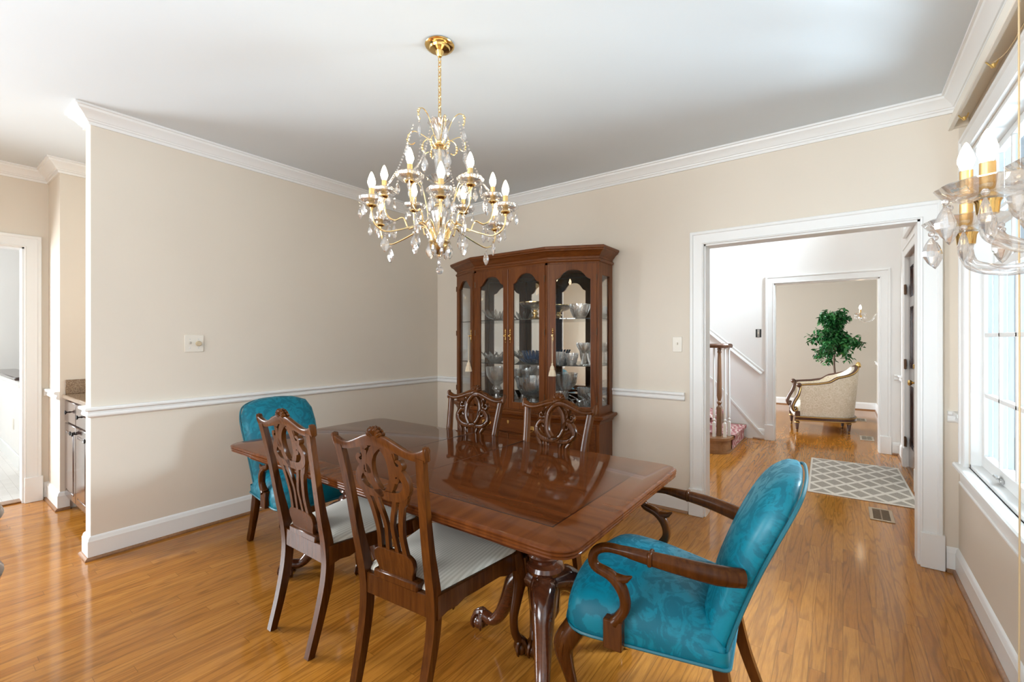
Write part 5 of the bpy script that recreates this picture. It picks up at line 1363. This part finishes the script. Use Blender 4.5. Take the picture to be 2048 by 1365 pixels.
# ================================================================== HALL: MAT
def mat_lattice():
    t = NT('grey_lattice_mat')
    tc = t.n('TexCoord'); sp = t.n('SeparateXYZ'); t.set(sp.inputs[0], tc.outputs['Object'])
    u = t.math('DIVIDE', sp.outputs[0], 0.178); v = t.math('DIVIDE', sp.outputs[1], 0.26)
    a = t.math('ABSOLUTE', t.math('SUBTRACT', t.math('FRACT', t.math('ADD', u, v)), 0.5))
    b = t.math('ABSOLUTE', t.math('SUBTRACT', t.math('FRACT', t.math('SUBTRACT', u, v)), 0.5))
    mm = t.math('MINIMUM', a, b)
    ln = t.math('LESS_THAN', mm, 0.115)
    ex = t.math('GREATER_THAN', t.math('ABSOLUTE', sp.outputs[0]), 0.358); ey = t.math('GREATER_THAN', t.math('ABSOLUTE', sp.outputs[1]), 0.655)
    ln = t.math('MAXIMUM', ln, t.math('MAXIMUM', ex, ey))
    wv = t.noise(t.pos(), 220, 2)
    g_ = t.ramp(wv, [(0.35, (0.24, 0.215, 0.18)), (0.65, (0.42, 0.39, 0.34))])
    c = t.mix(ln, g_, (0.68, 0.65, 0.59))
    return t.bsdf(c, 0.95, bump=wv, bstr=0.3)
rugm = MB().box(-0.375, 0.375, -0.68, 0.68, 0, 0.008, 0.003)
v2 = rugm.build('lattice_mat', mat_lattice()); v2.location = (0.105, 5.42, 0.0); v2.rotation_euler = (0, 0, math.radians(1.5))
tag(v2, 'grey and cream diamond lattice mat on the hall floor by the front door', 'mat')

# ================================================================== LIVING ROOM: IVORY ARMCHAIR
bt = thing('ivory_armchair', 'ivory damask bergere armchair with gilded dark wood frame, seen side-on in the far room', 'armchair', (-0.235, 8.13, 0), math.radians(100))
# local: facing +y, right +x; widths: front 0.74, back 0.50
WALN = mat_wood('dark_walnut_frame', (0.045, 0.017, 0.009), (0.11, 0.045, 0.024), 0.3)
def plan(s):                                                       # U-shaped plan of the shell, s 0..1
    pts = [(0.365, 0.33), (0.352, 0.12), (0.33, -0.08), (0.28, -0.24), (0.16, -0.335), (0, -0.36), (-0.16, -0.335), (-0.28, -0.24), (-0.33, -0.08), (-0.352, 0.12), (-0.365, 0.33)]
    return spl(pts, 6)
U = plan(0); n = len(U)
def topz(i):
    q = abs(i/(n-1)-0.5)*2                                         # 0 at the back middle, 1 at the front ends
    pts = [(0.0, 0.935), (0.10, 0.925), (0.22, 0.88), (0.34, 0.835), (0.47, 0.80), (0.58, 0.775), (0.66, 0.715), (0.80, 0.685), (1.0, 0.665)]
    for (a, za), (b, zb) in zip(pts, pts[1:]):
        if q <= b: return za+(zb-za)*(q-a)/(b-a)
    return pts[-1][1]
v = []; f = []; rows = 7
for i, (x, y) in enumerate(U):
    for j in range(rows):
        k = j/(rows-1); z = 0.225+(topz(i)-0.225)*k
        lean = -0.06*k*(1-min(1, max(0, (y+0.36)/0.5)))
        fl = 1+0.03*k
        v.append((x*fl, y+lean, z))
    for j in range(rows):
        k = j/(rows-1); z = 0.225+(topz(i)-0.225)*k
        lean = -0.06*k*(1-min(1, max(0, (y+0.36)/0.5)))
        v.append((x*0.84, y*0.84+lean+0.03*(1 if y < 0 else 0), z))
for i in range(n-1):
    a, b = i*2*rows, (i+1)*2*rows
    for j in range(rows-1):
        f += [(a+j, a+j+1, b+j+1, b+j), (a+rows+j, b+rows+j, b+rows+j+1, a+rows+j+1)]
    f += [(a+rows-1, a+2*rows-1, b+2*rows-1, b+rows-1), (a, b, b+rows, a+rows)]
for a in (0, (n-1)*2*rows): 
    for j in range(rows-1): f.append((a+j, a+j+1, a+rows+j+1, a+rows+j))
MB().add(v, f).build('shell', CREAMD, bt, ang=50)
ctr = []
for i, (x, y) in enumerate(U):
    lean = -0.06*(1-min(1, max(0, (y+0.36)/0.5))); ctr.append((x*0.955, y*0.94+lean+0.01*(y < 0), topz(i)+0.006))
MB().tube(ctr, 0.024, 10, up=(0, 0, 1)).build('top_rail', WALN, bt)
MB().tube([(x*1.055, y*1.045, z+0.008) for x, y, z in ctr], 0.008, 6).build('gilt_edge', GILT, bt)
m = MB().tube(spl([(-0.10, -0.415, 0.945), (-0.05, -0.42, 0.985), (0, -0.42, 0.995), (0.05, -0.42, 0.985), (0.10, -0.415, 0.945)], 4), 0.016, 8)
for k in range(-2, 3): m.sphere((k*0.035, -0.42, 0.97-abs(k)*0.008), 0.020, 8, 6)
m.build('carved_crest', GILT, bt)
for s in (-1, 1):
    P = spl([(s*0.352, 0.325, 0.668), (s*0.356, 0.335, 0.60), (s*0.358, 0.36, 0.52), (s*0.36, 0.40, 0.44), (s*0.36, 0.425, 0.36), (s*0.36, 0.40, 0.30), (s*0.36, 0.372, 0.32), (s*0.36, 0.382, 0.35), (s*0.36, 0.398, 0.345)], 5)
    MB().tube(P, lerps([0.026, 0.024, 0.026, 0.026, 0.026, 0.022, 0.018, 0.014, 0.012], len(P)), 10).sphere((s*0.36, 0.345, 0.675), 0.036, 12, 8).build('arm_front', WALN, bt)
    MB().tube([(x+s*0.022, y-0.004, z) for x, y, z in P], 0.007, 6).build('gilt_edge', GILT, bt)
    MB().box(s*0.36-0.028, s*0.36+0.028, 0.335, 0.40, 0.165, 0.30, 0.006).build('front_block', WALN, bt)
# seat rail round the base, cushion
rl = [(x*1.02, y*1.02+(0.03 if y > 0.3 else 0), 0.195) for x, y in U]
MB().tube(rl, [(0.022, 0.034)]*n, sec=[(-1, -1), (1, -1), (1, 1), (-1, 1)], up=(0, 0, 1)).build('seat_rail', WALN, bt)
for z in (0.170, 0.220): MB().tube([(x*1.07, y*1.065, z) for x, y, _ in rl], 0.006, 6).build('gilt_edge', GILT, bt)
MB().box(-0.34, 0.34, 0.335, 0.385, 0.162, 0.23, 0.005).build('front_rail', WALN, bt)
cu = rounded([(0.30, 0.40), (0.27, -0.18), (0.14, -0.27), (-0.14, -0.27), (-0.27, -0.18), (-0.30, 0.40)], 0.07, 4)
c = pillow(cu, 0.20, 0.0, 7, 3.5); c.map(lambda u, v_, w_: (u, v_, 0.22+w_)).build('seat_cushion', CREAMD, bt, ang=60)
for (x, y) in ((0.36, 0.37), (-0.36, 0.37), (0.215, -0.27), (-0.215, -0.27)):
    MB().box(x-0.03, x+0.03, y-0.03, y+0.03, 0.158, 0.232, 0.004).lathe([(0, 0.0), (0.012, 0.0), (0.014, 0.02), (0.028, 0.13), (0.022, 0.14), (0.026, 0.16), (0, 0.165)], 16, (x, y, 0)).build('leg', WALN, bt)
    MB().lathe([(0.0, 0.128), (0.031, 0.128), (0.034, 0.136), (0.031, 0.144), (0, 0.144)], 16, (x, y, 0)).lathe([(0, 0.018), (0.017, 0.018), (0.018, 0.028), (0, 0.03)], 12, (x, y, 0)).build('gilt_collar', GILT, bt)

# ================================================================== LIVING ROOM: FICUS TREE
fx_, fy_ = -0.11, 9.35
ft = thing('ficus_tree', 'leafy green potted ficus tree behind the ivory armchair', 'potted tree', (fx_, fy_, 0))
MB().lathe([(0, 0), (0.13, 0), (0.15, 0.05), (0.18, 0.26), (0.19, 0.30), (0.175, 0.30), (0.165, 0.27), (0, 0.26)], 24).build('pot', plain('brown_pot', (0.12, 0.06, 0.03), 0.5), ft)
BARK = plain('grey_brown_bark', (0.13, 0.085, 0.06), 0.8)
rnd = random.Random(3)
m = MB().tube(spl([(0, 0, 0.2), (0.01, 0.0, 0.6), (-0.012, 0.01, 0.95), (0.006, 0, 1.25), (0.0, 0, 1.45)], 5), lerps([0.017, 0.015, 0.013, 0.010], 21), 8)
tips = []
for k in range(26):
    a = rnd.uniform(0, 2*PI); el = rnd.uniform(-0.35, 1.3); L = rnd.uniform(0.30, 0.46)
    if el < 0: L *= 0.85
    z0 = rnd.uniform(1.05, 1.45); d = Vector((math.cos(a)*math.cos(el), math.sin(a)*math.cos(el), math.sin(el)))
    p1 = Vector((0, 0, z0))+d*L*0.55+Vector((0, 0, 0.05)); p2 = Vector((0, 0, z0))+d*L+Vector((0, 0, -0.06*math.cos(el)))
    P = spl([(0, 0, z0), tuple(p1), tuple(p2)], 4); m.tube(P, lerps([0.006, 0.002], len(P)), 5); tips.append(P)
m.build('trunk', BARK, ft)
def mat_leaf():
    t = NT('ficus_leaf'); n_ = t.noise(t.pos(), 9, 2)
    c = t.ramp(n_, [(0.3, (0.010, 0.075, 0.022)), (0.5, (0.022, 0.15, 0.04)), (0.7, (0.06, 0.27, 0.07))])
    return t.bsdf(c, 0.33)
m = MB()
def leaf(p, d, up, L, W):
    d = d.normalized(); s_ = d.cross(up).normalized(); u = s_.cross(d)
    a = [p, p+d*L*.35+s_*W+u*0.006, p+d*L*.35-u*0.004, p+d*L*.35-s_*W+u*0.006, p+d*L*.72+s_*W*.62, p+d*L*.72-u*0.006, p+d*L*.72-s_*W*.62, p+d*L-u*0.016]
    m.add([tuple(q) for q in a], [(0, 1, 2), (0, 2, 3), (1, 4, 5, 2), (2, 5, 6, 3), (4, 7, 5), (5, 7, 6)])
for P in tips:
    for _ in range(95):
        i = rnd.uniform(0.25, 1)*(len(P)-1); k = min(int(i), len(P)-2)
        p = Vector(P[k]).lerp(Vector(P[k+1]), i-k)+Vector((rnd.gauss(0, .035), rnd.gauss(0, .035), rnd.gauss(0, .035)))
        d = Vector((rnd.gauss(0, 1), rnd.gauss(0, 1), rnd.gauss(-0.5, .6)))
        leaf(p, d, Vector((rnd.gauss(0, .4), rnd.gauss(0, .4), 1)), rnd.uniform(.06, .095), rnd.uniform(.016, .024))
m.build('foliage', mat_leaf(), ft, ang=60)

# ================================================================== PANTRY NOOK AND KITCHEN
pc = thing('pantry_cabinet', 'dark glossy base cabinet with two drawers and two doors in the pantry nook', 'cabinet', (NX0, 0.79, 0))
PW = NX1-NX0
CABW = mat_wood('dark_cabinet_wood', (0.030, 0.014, 0.012), (0.055, 0.026, 0.020), 0.14, coat=0.8)
MB().box(0.003, PW-0.003, 0.0, 0.585, 0.10, 0.875).build('carcase', CABW, pc)
MB().box(0.003, PW-0.003, 0.06, 0.585, 0.0, 0.10).build('toe_kick', CABW, pc)
KNOB = plain('dark_bronze_knob', (0.02, 0.017, 0.015), 0.35, metal=0.8)
for k in range(3):
    u0, u1 = 0.01+k*(PW-0.02)/3+0.004, 0.01+(k+1)*(PW-0.02)/3-0.004
    kn = lambda u, z: MB().lathe([(0, 0), (0.008, 0), (0.005, 0.006), (0.005, 0.016), (0.015, 0.022), (0.016, 0.028), (0, 0.032)], 14, T=Matrix.Translation((u, -0.02, z)) @ Matrix.Rotation(PI/2, 4, 'X'))
    d = MB().box(u0, u1, -0.02, 0.0, 0.70, 0.862, 0.005).build('drawer', CABW, pc); kn((u0+u1)/2, 0.785).build('knob', KNOB, d)
    d = MB().box(u0, u1, -0.02, 0.0, 0.115, 0.688, 0.005).box(u0+0.065, u1-0.065, -0.024, -0.01, 0.18, 0.62, 0.006).build('door', CABW, pc)
    fr = MB()
    for (a, b, c_, e_) in ((u0+0.055, u1-0.055, 0.165, 0.175), (u0+0.055, u1-0.055, 0.625, 0.635), (u0+0.055, u0+0.065, 0.165, 0.635), (u1-0.065, u1-0.055, 0.165, 0.635)): fr.box(a, b, -0.022, -0.012, c_, e_, 0.002)
    fr.build('panel_moulding', DARKW, d); kn(u1-0.03 if k == 0 else u0+0.03, 0.645).build('knob', KNOB, d)
ct = thing('granite_counter', 'brown granite counter with side splash on the pantry cabinet', 'countertop', (NX0, 0.79, 0.876))
MB().box(0.001, PW-0.001, -0.035, 0.592, 0, 0.032, 0.006).build('slab', GRANITE, ct)
MB().box(0.0005, 0.020, -0.015, 0.592, 0.032, 0.145, 0.003).build('side_splash', GRANITE, ct)
MB().box(0.02, PW-0.001, 0.574, 0.593, 0.032, 0.145, 0.003).build('back_splash', GRANITE, ct)

kt = thing('kitchen_half_wall', 'white half wall with dark cap ledge beyond the left passage door', 'half wall', (-6.75, 0.735, 0))
MB().box(-0.02, 0.0, 0.0, 1.2, 0, 0.9).box(-1.9, -0.02, 0.0, 0.12, 0, 0.92).build('panel', WALLW, kt)
MB().box(-1.95, 0.04, -0.05, 0.17, 0.92, 0.955, 0.008).build('cap', DARKW, kt)
MB().box(-1.9, 0.0, -0.018, 0.0, 0, 0.14, 0.004).box(0.0, 0.016, -0.018, 1.2, 0, 0.14, 0.004).build('baseboard', TRIM, kt)
MB().box(-1.9, 0.012, -0.02, -0.0, 0.86, 0.92, 0.006).box(0.0, 0.022, -0.02, 0.14, 0.84, 0.92, 0.006).build('cap_moulding', TRIM, kt)
MB().box(-0.55, -0.48, -0.006, 0.0, 0.36, 0.475, 0.002).build('outlet_plate', WHITEP, kt)
